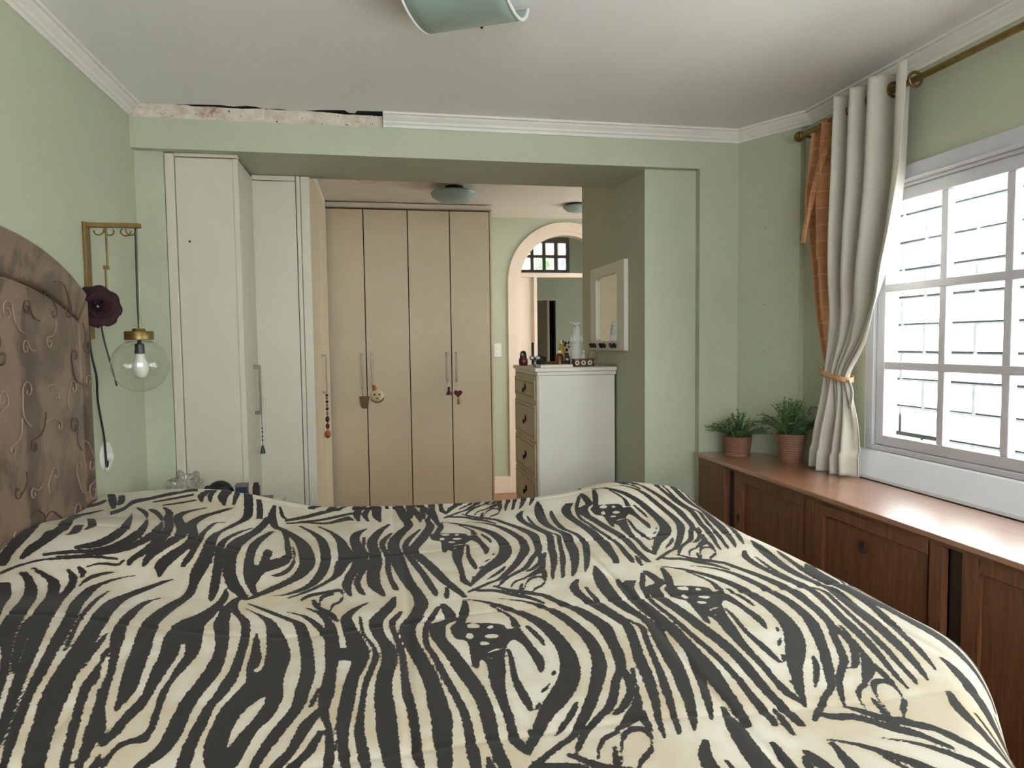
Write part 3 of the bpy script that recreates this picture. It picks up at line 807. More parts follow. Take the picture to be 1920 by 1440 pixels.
obj('tassel', MB().lathe([(.004, .998), (.012, .985), (.016, .955), (.012, .94), (.0001, .938)], (.668, 5.947, 0), 10), 'ochre', c4, smooth=True)

# ------------------------------------------------------------------ ceiling lamps
MAT['frost'] = plain('frosted_green_glass', srgb(150, 168, 160), .25, .04, 4)
MAT['lamp_white'] = plain('white_enamel', srgb(225, 225, 220), .3, .02)
L1 = thing('ceiling_lamp', (.28, 2.21, ZC), 'bent frosted glass ceiling lamp over the bed', 'lamp')
dd1 = Vector((.889, -.458, 0)); dd2 = Vector((.458, .889, 0)); cc = Vector((.30, 2.31, 0))
def lamp_pt(u, w, z):
    p = cc + dd1*u + dd2*w; return (p.x, p.y, z)
def glassf(a, b):
    u = -.165 + .33*a; t_ = -1 + 2*b; an = t_*1.25
    w = .175*math.sin(an)/math.sin(1.25); z = ZC - .012 - .085*(math.cos(an)-math.cos(1.25))/(1-math.cos(1.25))
    return lamp_pt(u, w, z)
obj('glass_shade', MB().grid(glassf, 8, 30), 'frost', L1, smooth=True, solid=.006)
for sgn in (-1, 1):
    pts = [glassf(0 if sgn < 0 else 1, k/24) for k in range(25)]
    obj('edge_trim', MB().tube(pts, .006, 8), 'lamp_white', L1, smooth=True)
m = MB(); i = 0
pl = [lamp_pt(-.09, -.09, 0)[:2], lamp_pt(.09, -.09, 0)[:2], lamp_pt(.09, .09, 0)[:2], lamp_pt(-.09, .09, 0)[:2]]
obj('base_plate', MB().prism(pl, ZC-.03, ZC-.0005, 'z'), 'lamp_white', L1, bevel=.004)
p = Vector(lamp_pt(.0, .168, ZC-.05))
obj('clip', MB().sphere(p, .006, 10, 8), 'black', L1, smooth=True)
L2 = thing('ceiling_lamp', (.59, 5.35, ZH), 'round glass dish ceiling lamp in front of the beige wardrobe', 'lamp')
obj('base', MB().lathe([(.0001, ZH-.0005), (.07, ZH-.0005), (.065, ZH-.03), (.0001, ZH-.03)], (.59, 5.35, 0), 24), 'gap', L2, smooth=True)
obj('glass_dish', MB().lathe([(.172, ZH-.048), (.178, ZH-.055), (.165, ZH-.080), (.12, ZH-.107), (.06, ZH-.120), (.0001, ZH-.123)], (.59, 5.35, 0), 36), 'frost', L2, smooth=True, solid=.004)
obj('stem', MB().tube([(.59, 5.35, ZH-.125), (.59, 5.35, ZH-.02)], .008, 8), 'brass', L2)
L3 = thing('ceiling_lamp', (1.72, 5.90, ZH), 'small round ceiling lamp above the arched doorway', 'lamp')
obj('base', MB().lathe([(.0001, ZH-.0005), (.10, ZH-.0005), (.10, ZH-.015), (.0001, ZH-.015)], (1.72, 5.90, 0), 24), 'gap', L3, smooth=True)
obj('glass_dish', MB().lathe([(.122, ZH-.015), (.12, ZH-.03), (.09, ZH-.055), (.04, ZH-.068), (.0001, ZH-.07)], (1.72, 5.90, 0), 28), 'frost', L3, smooth=True)
ring = [(-.055+.115*math.cos(2*math.pi*k/40), 5.20+.115*math.sin(2*math.pi*k/40), ZH) for k in range(41)]
hc = bpy.data.objects['ceiling_hall']; WLOC['ceiling_hall'] = (0, 0, 0)
obj('plaster_ring', MB().tube(ring, .008, 6, cap=False), 'hallceil', hc, smooth=True)

# light switch, wall plate
ls = thing('light_switch', (1.12, YF, 1.39), 'cream double light switch beside the arched doorway', 'switch')
obj('plate', MB().box(1.085, 1.155, YF-.009, YF-.0005, 1.33, 1.46), 'white_plastic', ls, bevel=.003)
for z in (1.36, 1.405): obj('rocker', MB().box(1.105, 1.135, YF-.014, YF-.009, z, z+.035), 'white_plastic', ls, bevel=.002)

# ------------------------------------------------------------------ chest of drawers and mirror
dr = thing('chest_of_drawers', (1.195, 4.45, 0), 'tall cream chest of drawers with shade-darkened cream drawer fronts and black knobs', 'chest of drawers')
obj('body', MB().box(.95, 1.438, 4.118, 4.782, .06, 1.262), 'dresser', dr, bevel=.004)
obj('top', MB().box(.925, 1.446, 4.095, 4.802, 1.286, 1.31), 'dresser', dr, bevel=.005)
obj('moulding', MB().box(.938, 1.444, 4.106, 4.793, 1.262, 1.286), 'dresser', dr, bevel=.006)
obj('face_frame', MB().box(.938, .95, 4.118, 4.782, .06, 1.262), 'dresser_front_shade', dr)
obj('plinth', MB().box(.96, 1.43, 4.13, 4.77, 0, .06), 'dresser', dr)
for (z0, z1) in ((1.106, 1.235), (.854, 1.077), (.624, .840), (.400, .610), (.170, .386)):
    d = part_loc(obj('drawer', MB().box(.928, .938, 4.142, 4.758, z0, z1), 'dresser_front_shade', dr, bevel=.002))
    a, b, c, e = 4.165, 4.735, z0+.022, z1-.022
    m = MB()
    for (p, q) in (((a, c), (b, c)), ((b, c), (b, e)), ((b, e), (a, e)), ((a, e), (a, c))):
        m.tube([(.928, p[0], p[1]), (.928, q[0], q[1])], .004, 6)
    obj('beading', m, 'wardrobe_trim', d)
    zc = (z0+z1)/2
    m = MB().lathe([(.0001, .918), (.016, .920), (.020, .924), (.014, .928)], (0, 4.40, zc+.008), 14, 'x', 1, 1.25)
    m.sphere((.912, 4.40, zc-.012), .012, 10, 8, .7, 1, 1.3)
    obj('knob', m, 'knob', d, smooth=True)

mr = thing('wall_mirror', (1.44, 4.24, 1.41), 'cream framed wall mirror with three black hooks above the chest of drawers', 'mirror')
Y0, Y1, Z0, Z1 = 3.91, 4.57, 1.41, 1.95
gy0, gy1, gz0, gz1 = 4.035, 4.455, 1.470, 1.885
rc = .03
hole = (arc(gy1-rc, gz1-rc, rc, 0, math.pi/2, 5) + arc(gy0+rc, gz1-rc, rc, math.pi/2, math.pi, 5) + arc(gy0+rc, gz0+rc, rc, math.pi, 1.5*math.pi, 5) + arc(gy1-rc, gz0+rc, rc, 1.5*math.pi, 2*math.pi, 5))
m = MB(); cy, cz = (gy0+gy1)/2, (gz0+gz1)/2
outer = []
for (y, z) in hole:
    dy, dz = y-cy, z-cz
    ty = (Y1-cy)/dy if dy > 1e-9 else ((Y0-cy)/dy if dy < -1e-9 else 1e9)
    tz = (Z1-cz)/dz if dz > 1e-9 else ((Z0-cz)/dz if dz < -1e-9 else 1e9)
    k = min(ty, tz); outer.append((cy+dy*k, cz+dz*k))
# insert exact outer corners by snapping the nearest point
for c in ((Y0, Z0), (Y0, Z1), (Y1, Z0), (Y1, Z1)):
    j = min(range(len(outer)), key=lambda q: (outer[q][0]-c[0])**2+(outer[q][1]-c[1])**2); outer[j] = c
n = len(hole)
for x in (1.424, 1.449):
    m.v += [(x, y, z) for y, z in hole] + [(x, y, z) for y, z in outer]
for k in range(n):
    j = (k+1) % n
    m.f += [(k, j, n+j, n+k), (2*n+k, 2*n+j, 3*n+j, 3*n+k), (k, j, 2*n+j, 2*n+k), (n+k, n+j, 3*n+j, 3*n+k)]
obj('frame', m, 'dresser', mr)
obj('glass', MB().box(1.438, 1.447, gy0-.01, gy1+.01, gz0-.01, gz1+.01), 'mirror', mr)
for y in (4.06, 4.26, 4.46):
    m = MB().lathe([(.0001, 1.416), (.012, 1.418), (.014, 1.424)], (0, y, 1.437), 12, 'x')
    m.tube(spline([(1.42, y, 1.437), (1.40, y, 1.43), (1.39, y, 1.435), (1.388, y, 1.446)], 5), .006, 8).sphere((1.388, y, 1.448), .009, 8, 6)
    m.tube(spline([(1.42, y, 1.437), (1.405, y-.02, 1.444), (1.40, y-.03, 1.45)], 5), .005, 6).tube(spline([(1.42, y, 1.437), (1.405, y+.02, 1.444), (1.40, y+.03, 1.45)], 5), .005, 6)
    m.sphere((1.40, y-.03, 1.45), .008, 8, 6).sphere((1.40, y+.03, 1.45), .008, 8, 6)
    obj('hook', m, 'knob', mr, smooth=True)

# things standing on the chest of drawers
ZT = 1.3105
MAT['dollred'] = plain('dark_red_lacquer', srgb(96, 24, 30), .3, .1)
MAT['silver'] = plain('grey_glass_ornament', srgb(150, 152, 146), .2, .2, 40, metallic=.5)
MAT['statue'] = plain('white_plaster_statue', srgb(226, 224, 214), .5, .04, 20)
MAT['yellow'] = plain('mustard_yellow_liquid', srgb(190, 150, 50), .25, .08)
MAT['amberglass'] = plain('brown_amber_glass', srgb(112, 60, 26), .2, .15)
MAT['darkgreen'] = plain('dark_green_glaze', srgb(50, 56, 44), .35, .15, 20)
MAT['tray'] = plain('olive_wooden_tray', srgb(140, 122, 82), .5, .12, 10)
MAT['book'] = plain('cream_paper_cover', srgb(222, 214, 190), .6, .03)
o = thing('nesting_doll', (.962, 4.62, ZT), 'dark red nesting doll with a black hood on the chest of drawers', 'doll')
obj('body', MB().lathe([(.0001, ZT), (.027, ZT), (.032, ZT+.02), (.031, ZT+.04), (.024, ZT+.055)], (.962, 4.62, 0), 18), 'dollred', o, smooth=True)
obj('hood', MB().lathe([(.0245, ZT+.054), (.023, ZT+.07), (.021, ZT+.085), (.012, ZT+.098), (.0001, ZT+.10)], (.962, 4.62, 0), 18), 'black', o, smooth=True)
obj('face', MB().sphere((.950, 4.602, ZT+.075), .010, 10, 8), 'cream_felt', o, smooth=True)
o = thing('glass_figurine', (.985, 4.36, ZT), 'small grey glass figurine next to the nesting doll', 'figurine')
obj('base', MB().lathe([(.0001, ZT), (.018, ZT), (.014, ZT+.012), (.008, ZT+.03), (.014, ZT+.045), (.0001, ZT+.05)], (.985, 4.36, 0), 12), 'silver', o, smooth=True)
for s_ in (-1, 1): obj('wing', MB().sphere((.985+s_*.02, 4.36, ZT+.055), .016, 10, 8, 1.2, .4, .9), 'silver', o, smooth=True)
o = thing('mascara_tube', (1.055, 4.74, ZT), 'thin black tube standing behind the nesting doll', 'tube')
obj('body', MB().lathe([(.0001, ZT), (.009, ZT), (.009, ZT+.085), (.0085, ZT+.087)], (1.055, 4.74, 0), 14), 'black', o, smooth=True)
obj('cap', MB().lathe([(.0095, ZT+.087), (.0098, ZT+.15), (.007, ZT+.155), (.0001, ZT+.156)], (1.055, 4.74, 0), 14), 'knob', o, smooth=True)
o = thing('trinket_bowl', (1.075, 4.60, ZT), 'dark green trinket bowl behind the cream book', 'bowl')
obj('bowl', MB().lathe([(.0001, ZT), (.022, ZT), (.026, ZT+.006), (.042, ZT+.035), (.045, ZT+.055), (.041, ZT+.055), (.036, ZT+.035), (.0001, ZT+.012)], (1.075, 4.60, 0), 20), 'darkgreen', o, smooth=True)
obj('trinkets', MB().sphere((1.07, 4.60, ZT+.05), .022, 10, 8).sphere((1.09, 4.605, ZT+.048), .018, 10, 8), 'plum', o, smooth=True)
o = thing('wooden_tray', (1.19, 4.62, ZT), 'olive wooden tray under the small bottles', 'tray')
obj('dish', MB().lathe([(.0001, ZT), (.055, ZT), (.075, ZT+.02), (.072, ZT+.022), (.052, ZT+.006), (.0001, ZT+.006)], (1.165, 4.66, 0), 26), 'tray', o, smooth=True)
o = thing('book', (1.09, 4.20, ZT), 'flat cream book lying at the front of the chest of drawers', 'book')
obj('cover', MB().box(.965, 1.175, 4.125, 4.275, ZT, ZT+.003).box(.965, 1.175, 4.125, 4.275, ZT+.013, ZT+.016), 'book', o)
obj('pages', MB().box(.968, 1.170, 4.129, 4.271, ZT+.003, ZT+.013), 'white_plastic', o)
def bottle(name, x, y, r, h, mt, capm, label, neck=.35):
    o = thing(name, (x, y, ZT), label, 'bottle')
    obj('body', MB().lathe([(.0001, ZT), (r, ZT), (r, ZT+h*.62), (r*.8, ZT+h*.72), (r*neck, ZT+h*.82)], (x, y, 0), 18), mt, o, smooth=True)
    obj('cap', MB().lathe([(r*neck, ZT+h*.82), (r*neck*1.15, ZT+h*.84), (r*neck*1.0, ZT+h), (.0001, ZT+h)], (x, y, 0), 14), capm, o, smooth=True)
bottle('yellow_bottle', 1.212, 4.555, .022, .172, 'yellow', 'white_plastic', 'mustard yellow bottle with a white cap beside the white statue', .3)
bottle('amber_bottle', 1.158, 4.40, .026, .10, 'amberglass', 'white_plastic', 'squat brown amber bottle in front of the yellow bottle', .45)
o = thing('flower_vase', (1.265, 4.64, ZT), 'small dark vase with dried flowers left of the statue', 'vase')
obj('vase', MB().lathe([(.0001, ZT), (.026, ZT), (.033, ZT+.03), (.03, ZT+.055), (.02, ZT+.07), (.024, ZT+.08), (.018, ZT+.078), (.0001, ZT+.06)], (1.265, 4.64, 0), 18), 'darkgreen', o, smooth=True)
m = MB(); rnd = random.Random(5)
for k in range(12):
    p = Vector((1.265+rnd.uniform(-.04, .03), 4.64+rnd.uniform(-.03, .03), ZT+rnd.uniform(.10, .16)))
    m.tube([(1.265, 4.64, ZT+.06), tuple(p)], .001, 4); obj('flower', MB().sphere(p, rnd.uniform(.006, .011), 7, 5), 'darkred', o, smooth=True)
obj('stems', m, 'tray', o)
o = thing('dark_jar', (1.225, 4.46, ZT), 'small dark jar in front of the flower vase', 'jar')
obj('body', MB().lathe([(.0001, ZT), (.022, ZT), (.022, ZT+.03), (.018, ZT+.034)], (1.225, 4.46, 0), 16), 'plum', o, smooth=True)
obj('lid', MB().lathe([(.021, ZT+.034), (.021, ZT+.048), (.0001, ZT+.05)], (1.225, 4.46, 0), 16), 'silver', o, smooth=True)
o = thing('lady_statue', (1.30, 4.50, ZT), 'tall white robed lady statue on the chest of drawers', 'statue')
sx_, sy_ = 1.30, 4.50
obj('robe', MB().lathe([(.0001, ZT), (.042, ZT), (.043, ZT+.012), (.037, ZT+.03), (.034, ZT+.10), (.030, ZT+.16), (.026, ZT+.19), (.022, ZT+.21), (.009, ZT+.222)], (sx_, sy_, 0), 22, 'z', 1, .8), 'statue', o, smooth=True)
obj('head', MB().sphere((sx_, sy_-.004, ZT+.245), .019, 14, 10, .9, 1, 1.2), 'statue', o, smooth=True)
obj('veil', MB().lathe([(.028, ZT+.195), (.026, ZT+.235), (.023, ZT+.262), (.012, ZT+.275), (.0001, ZT+.277)], (sx_+.004, sy_+.008, 0), 16), 'statue', o, smooth=True)
obj('hat_brim', MB().tube(spline([(sx_-.045, sy_-.005, ZT+.288), (sx_-.01, sy_-.01, ZT+.276), (sx_+.025, sy_-.005, ZT+.282)], 5), [.004]*5+[.009]*6, 8), 'statue', o, smooth=True)
for s_ in (-1, 1):
    obj('arm', MB().tube(spline([(sx_+s_*.024, sy_-.004, ZT+.20), (sx_+s_*.034, sy_-.012, ZT+.165), (sx_+s_*.012, sy_-.032, ZT+.155)], 6), .008, 8), 'statue', o, smooth=True)
o = thing('small_statue', (1.352, 4.50, ZT), 'small white figurine at the right side of the lady statue', 'statue')
obj('body', MB().lathe([(.0001, ZT), (.017, ZT), (.015, ZT+.05), (.010, ZT+.075), (.005, ZT+.08)], (1.352, 4.50, 0), 14), 'statue', o, smooth=True)
obj('head', MB().sphere((1.352, 4.50, ZT+.09), .011, 10, 8), 'statue', o, smooth=True)
t = NT('brown_box_with_white_rings')
co = t.coords(); sp = t.add('ShaderNodeSeparateXYZ'); t.link(co, sp.inputs[0])
fx = t.math('SUBTRACT', t.math('FRACT', t.math('MULTIPLY', t.math('ADD', sp.outputs[0], 1.0), 1/.042)), .5)
fz = t.math('MULTIPLY', t.math('SUBTRACT', sp.outputs[2], .023), 1/.042)
rd = t.math('SQRT', t.math('ADD', t.math('MULTIPLY', fx, fx), t.math('MULTIPLY', fz, fz)))
rg = t.math('LESS_THAN', t.math('ABSOLUTE', t.math('SUBTRACT', rd, .26)), .09)
t.link(t.mix(rg, srgb(74, 44, 32), srgb(222, 212, 190)), t.b.inputs['Base Color']); t.b.inputs['Roughness'].default_value = .5
MAT['ringbox'] = t.m
o = thing('patterned_box', (1.285, 4.27, ZT), 'dark brown box with white ring pattern at the front of the chest', 'box')
obj('body', MB().box(1.215, 1.345, 4.235, 4.305, ZT, ZT+.040), 'ringbox', o, bevel=.002)
obj('lid', MB().box(1.212, 1.348, 4.232, 4.308, ZT+.040, ZT+.048), 'amberglass', o, bevel=.002)
o = thing('oval_frame', (1.40, 4.45, ZT), 'small oval glass ornament below the left mirror hook', 'ornament')
ovp = [(1.398+.030*math.cos(a), 4.45, ZT+.055+.045*math.sin(a)) for a in [2*math.pi*k/28 for k in range(29)]]
obj('rim', MB().tube(ovp, .003, 6, cap=False), 'tray', o, smooth=True)
obj('glass', MB().prism([(p[0], p[2]) for p in ovp[:-1]], 4.449, 4.451), 'glass', o)
obj('foot', MB().lathe([(.0001, ZT), (.022, ZT), (.020, ZT+.008), (.0001, ZT+.012)], (1.398, 4.45, 0), 14), 'tray', o, smooth=True)

# ------------------------------------------------------------------ wall bracket lamp, rose, cables
wl = thing('wall_lamp', (XL, 3.05, 1.94), 'gold bracket wall lamp with a clear glass globe beside the headboard', 'lamp')
obj('wall_bar', MB().box(XL+.0005, XL+.012, 3.005, 3.055, 1.50, 1.958), 'brass_dark', wl, bevel=.002)
obj('arm', MB().box(XL+.0005, -.925, 3.018, 3.042, 1.940, 1.958), 'brass_dark', wl, bevel=.002)
m = MB()
def spiral(cx, cz, r, a0, turns, n=22, shrink=.35):
    return [(cx + r*(1-(1-shrink)*k/n)*math.cos(a0+turns*2*math.pi*k/n), 3.03, cz + r*(1-(1-shrink)*k/n)*math.sin(a0+turns*2*math.pi*k/n)) for k in range(n+1)]
for (cx, a0, tn) in ((-1.085, math.pi*.1, -.55), (-1.035, math.pi*.9, .62), (-.985, 0.1, -.65), (-.955, math.pi*.9, .5)):
    obj('scroll', MB().tube(spiral(cx, 1.928, .026, a0, tn), .003, 6), 'brass_dark', wl, smooth=True)
obj('inner_rod', MB().tube([(-1.052, 3.03, 1.94), (-1.052, 3.03, 1.79), (-1.060, 3.03, 1.79), (-1.060, 3.03, 1.62), (XL+.01, 3.03, 1.60)], .004, 6).box(-1.066, -1.048, 3.022, 3.038, 1.775, 1.79), 'brass_dark', wl)
PX, PY = -.948, 3.03
obj('cord', MB().tube([(PX+.004, PY, 1.945), (PX, PY, 1.66), (PX, PY, 1.54)], [.004, .004, .0025], 6), 'black', wl)
obj('wire', MB().tube([(PX+.012, PY, 1.94), (PX+.008, PY, 1.70), (PX+.004, PY, 1.54)], .0016, 5), 'chrome', wl)
obj('cap', MB().lathe([(.0001, 1.540), (.022, 1.540), (.026, 1.530), (.052, 1.529), (.054, 1.525), (.054, 1.496), (.050, 1.494), (.0001, 1.494)], (PX, PY, 0), 30), 'brass', wl, smooth=True)
MAT['globe'] = glassy('clear_globe_glass', (.975, .985, .975, 1), 1.5, 0.0, 1.6)
gc, gr = 1.392, .107
prof = [(gr*math.sin(a), gc - gr*math.cos(a)) for a in [math.pi*k/30 for k in range(27)]]; prof[0] = (.0001, gc-gr)
obj('globe', MB().lathe(prof, (PX, PY, 0), 40), 'globe', wl, smooth=True)
obj('socket', MB().lathe([(.0001, 1.494), (.006, 1.494), (.008, 1.482), (.017, 1.478), (.019, 1.44), (.0001, 1.438)], (PX, PY, 0), 18), 'black', wl, smooth=True)
obj('bulb', MB().lathe([(.016, 1.438), (.018, 1.425), (.030, 1.395), (.031, 1.375), (.024, 1.352), (.012, 1.341), (.0001, 1.339)], (PX, PY, 0), 22), 'white_plastic', wl, smooth=True)

MAT['rose'] = plain('black_red_velvet', srgb(46, 14, 20), .85, .3, 30, bump=.2)
rs = thing('fabric_rose', (-1.085, 3.05, 1.62), 'dark red fabric rose hanging beside the headboard top', 'flower')
RC = Vector((-1.072, 2.975, 1.628)); rax = Vector((.55, -.80, .22)).normalized(); rtx = rax.cross(Vector((0, 0, 1))).normalized(); rty = rtx.cross(rax)
for k in range(15):
    lay = 0 if k < 3 else (1 if k < 8 else 2); a0 = k*2*math.pi/(3, 5, 7)[lay] + lay*.5
    R0 = (.010, .022, .033)[lay]; H = (.034, .028, .018)[lay]; span = (1.5, 1.0, .75)[lay]
    def petal(u, v, a0=a0, R0=R0, H=H, span=span, lay=lay, k=k):
        an = a0 + (u*2-1)*span; w = v
        rad = .008 + (R0-.008+.014*w*w*(lay+.4))*min(1, w*2.2) + .003*math.sin(7*an+k)
        hgt = -.016 + (H+.016)*(w**.8) - .012*(u*2-1)**2*w - .010*lay*w*w
        p_ = RC + (rtx*math.cos(an) + rty*math.sin(an))*rad*1.25 + rax*hgt
        p_.x = max(p_.x, XL+.006); return p_
    obj('petal', MB().grid(petal, 10, 6), 'rose', rs, smooth=True, solid=.002)
obj('ribbon', MB().tube(spline([(-1.10, 3.06, 1.59), (-1.085, 3.05, 1.50), (-1.06, 3.05, 1.38), (-1.045, 3.05, 1.31)], 6), .0035, 6), 'black', rs, smooth=True)
cb = tag(obj('power_cable', MB().tube(spline([(XL+.012, 2.98, 1.60), (XL+.014, 3.0, 1.45), (XL+.022, 3.02, 1.35), (XL+.012, 3.05, 1.25), (XL+.014, 3.09, 1.10), (XL+.014, 3.10, 1.0), (XL+.016, 3.10, .975), (XL+.014, 3.115, .985), (XL+.012, 3.12, 1.005)], 8), .0045, 8), 'black', None, smooth=True),
         'black power cable running down the green wall to the socket', 'cable')
wp = thing('wall_socket', (XL, 3.135, 1.01), 'round white wall socket below the wall lamp', 'socket')
obj('plate', MB().lathe([(.062, XL+.0003), (.060, XL+.007), (.045, XL+.010), (.0001, XL+.011)], (0, 3.135, 1.012), 28, 'x'), 'white_plastic', wp, smooth=True)
obj('plug', MB().lathe([(.018, XL+.011), (.016, XL+.03), (.0001, XL+.031)], (0, 3.125, 1.012), 14, 'x'), 'white_plastic', wp, smooth=True)

# ------------------------------------------------------------------ nightstand beyond the bed and the things on it
ns = thing('nightstand', (-.80, 3.36, 0), 'white nightstand mostly hidden behind the bed', 'nightstand')
obj('top', MB().box(-1.10, -.48, 3.13, 3.60, .69, .715), 'cabinet', ns, bevel=.004)
obj('body', MB().box(-1.08, -.50, 3.16, 3.59, .10, .69), 'cabinet', ns, bevel=.003)
obj('drawer', MB().box(-1.07, -.51, 3.145, 3.16, .45, .68), 'cabinet', ns, bevel=.002)
for x in (-1.07, -.55):
    for y in (3.17, 3.54): obj('leg', MB().box(x, x+.04, y, y+.04, 0, .10), 'cabinet', ns)
NZ = .7155
MAT['navy'] = plain('navy_blue_card', srgb(28, 44, 74), .5, .1)
MAT['greycard'] = plain('grey_card', srgb(110, 106, 96), .6, .06)
o = thing('black_pouch', (-.735, 3.36, NZ), 'black rounded pouch beside the navy box on the nightstand', 'pouch')
obj('body', MB().sphere((-.735, 3.36, NZ+.0665), .066, 18, 12, .95, .7, 1.0), 'black', o, smooth=True)
obj('strap', MB().tube(spline([(-.80, 3.36, NZ+.075), (-.79, 3.36, NZ+.10), (-.775, 3.36, NZ+.09), (-.755, 3.36, NZ+.075)], 5), .012, 8), 'black', o, smooth=True)
o = thing('navy_box', (-.638, 3.36, NZ), 'small navy blue box with a pale lid edge on the nightstand', 'box')
obj('body', MB().box(-.665, -.615, 3.34, 3.39, NZ, NZ+.100), 'navy', o, bevel=.002)
obj('lid', MB().box(-.667, -.613, 3.338, 3.392, NZ+.100, NZ+.112), 'greycard', o, bevel=.002)
o = thing('plum_box', (-.575, 3.36, NZ), 'narrow dark plum box beside the navy box on the nightstand', 'box')
obj('body', MB().box(-.592, -.562, 3.35, 3.38, NZ, NZ+.100), 'plum', o, bevel=.002)
obj('cap', MB().box(-.588, -.566, 3.354, 3.376, NZ+.100, NZ+.114), 'black', o, bevel=.002)
o = thing('grey_box', (-.545, 3.25, NZ), 'low grey box at the right end of the nightstand', 'box')
obj('body', MB().box(-.575, -.495, 3.20, 3.30, NZ, NZ+.052), 'greycard', o, bevel=.002)
obj('lid', MB().box(-.578, -.492, 3.197, 3.303, NZ+.052, NZ+.066), 'greycard', o, bevel=.002)
t = NT('clear_crinkled_plastic'); t.n.remove(t.b)
tr = t.add('ShaderNodeBsdfTransparent'); tr.inputs['Color'].default_value = (.93, .93, .92, 1)
gl = t.add('ShaderNodeBsdfGlossy'); gl.inputs['Roughness'].default_value = .12
nz = t.noise(30, 3); mx = t.add('ShaderNodeMixShader'); lw = t.add('ShaderNodeLayerWeight'); lw.inputs[0].default_value = .45
t.link(t.math('MULTIPLY', t.math('ADD', lw.outputs[0], t.math('MULTIPLY', nz, .2)), .55), mx.inputs[0]); t.link(tr.outputs[0], mx.inputs[1]); t.link(gl.outputs[0], mx.inputs[2]); t.link(mx.outputs[0], t.out.inputs['Surface'])
MAT['plastic'] = t.m
def crinkle(a, b):
    an = 2*math.pi*a; ph = math.pi*b
    d = Vector((math.sin(ph)*math.cos(an), math.sin(ph)*math.sin(an), math.cos(ph)))
    r_ = 1 + .35*mnoise.noise(d*2.2) + .22*mnoise.noise(d*5+Vector((3, 1, 2))) + .1*mnoise.noise(d*11)
    return (min(-.885 + d.x*.085*r_, -.815), 3.36 + d.y*.08*r_, max(NZ+.001, NZ + .085 + d.z*.085*r_))
m = MB().grid(crinkle, 44, 26)
tag(obj('plastic_bag', m, 'plastic', None, smooth=False), 'crumpled clear plastic bag on the nightstand beside the green pilaster', 'bag')

# ------------------------------------------------------------------ bed with headboard
bed = thing('bed', (.1, 1.97, 0), 'wide bed with a bronze velvet arched headboard', 'bed')
MAT['mattress'] = plain('off_white_mattress', srgb(214, 208, 196), .8, .04)
obj('base', MB().box(-1.06, .99, 1.03, 2.89, .08, .32), 'oak_dark', bed, bevel=.01)
obj('mattress', MB().box(-1.06, 1.0, 1.02, 2.90, .32, .66), 'mattress', bed, bevel=.05, seg=4)
for x in (-.95, .88):
    for y in (1.05, 2.82): obj('leg', MB().box(x, x+.06, y, y+.06, 0, .08), 'oak_dark', bed)
HC, HW = 2.0, .872
def htop(y): return 1.835 - .17*abs((y-HC)/HW)**2.9
t = NT('bronze_brushed_velvet')
v = t.coords((1, 3.2, 2.0)); n1 = t.noise(1.5, 4, .6, vec=v, dist=.8); n2 = t.noise(6, 4, .6, dist=.5); n3 = t.noise(400, 2)
f = t.math('ADD', t.math('MULTIPLY', t.ramp(n1, .45, .53), .65), t.math('MULTIPLY', t.ramp(n2, .35, .65), .35))  # lighter and darker colour patches paint in the brushed nap's sheen
t.link(t.mix(f, srgb(56, 41, 31), srgb(124, 101, 84)), t.b.inputs['Base Color'])
t.b.inputs['Roughness'].default_value = .42; t.b.inputs['Sheen Weight'].default_value = .35; t.b.inputs['Sheen Roughness'].default_value = .35
t.b.inputs['Sheen Tint'].default_value = srgb(215, 190, 165)
t.bump(n2, .25, .008); MAT['velvet'] = t.m
MAT['thread_l'] = plain('pale_embroidery_thread', srgb(150, 126, 110), .45, .1, 40)
MAT['thread_d'] = plain('dark_embroidery_thread', srgb(80, 60, 50), .5, .1, 40)
hb = thing('x', (0, 0, 0)); bpy.data.objects.remove(hb)
def top_curve(y0, y1, off, n=24): return [(y0+(y1-y0)*k/n, htop(y0+(y1-y0)*k/n)-off) for k in range(n+1)]
outl = [(HC-HW, .35)] + top_curve(HC-HW, HC+HW, .004, 40) + [(HC+HW, .35)]
head = part_loc(obj('headboard', MB().prism(outl, -1.126, -1.088, 'x'), 'velvet', bed, bevel=.008))
iy = HW-.10
obj('centre_panel', MB().prism([(HC-iy, .36)] + top_curve(HC-iy, HC+iy, .155, 32) + [(HC+iy, .36)], -1.09, -1.066, 'x'), 'velvet', head, smooth=True, bevel=.010, seg=3)
obj('top_border', MB().prism(top_curve(HC-HW+.004, HC+HW-.004, .004, 40) + top_curve(HC+iy+.002, HC-iy-.002, .145, 32), -1.09, -1.068, 'x'), 'velvet', head, smooth=True, bevel=.009, seg=3)
for s_ in (-1, 1):
    ya, yb = HC+s_*(iy+.006), HC+s_*(HW-.002)
    obj('side_border', MB().prism([(ya, .36), (yb, .36), (yb, htop(yb)-.02), (ya, htop(HC+iy)-.158)], -1.09, -1.068, 'x'), 'velvet', head, smooth=True, bevel=.009, seg=3)
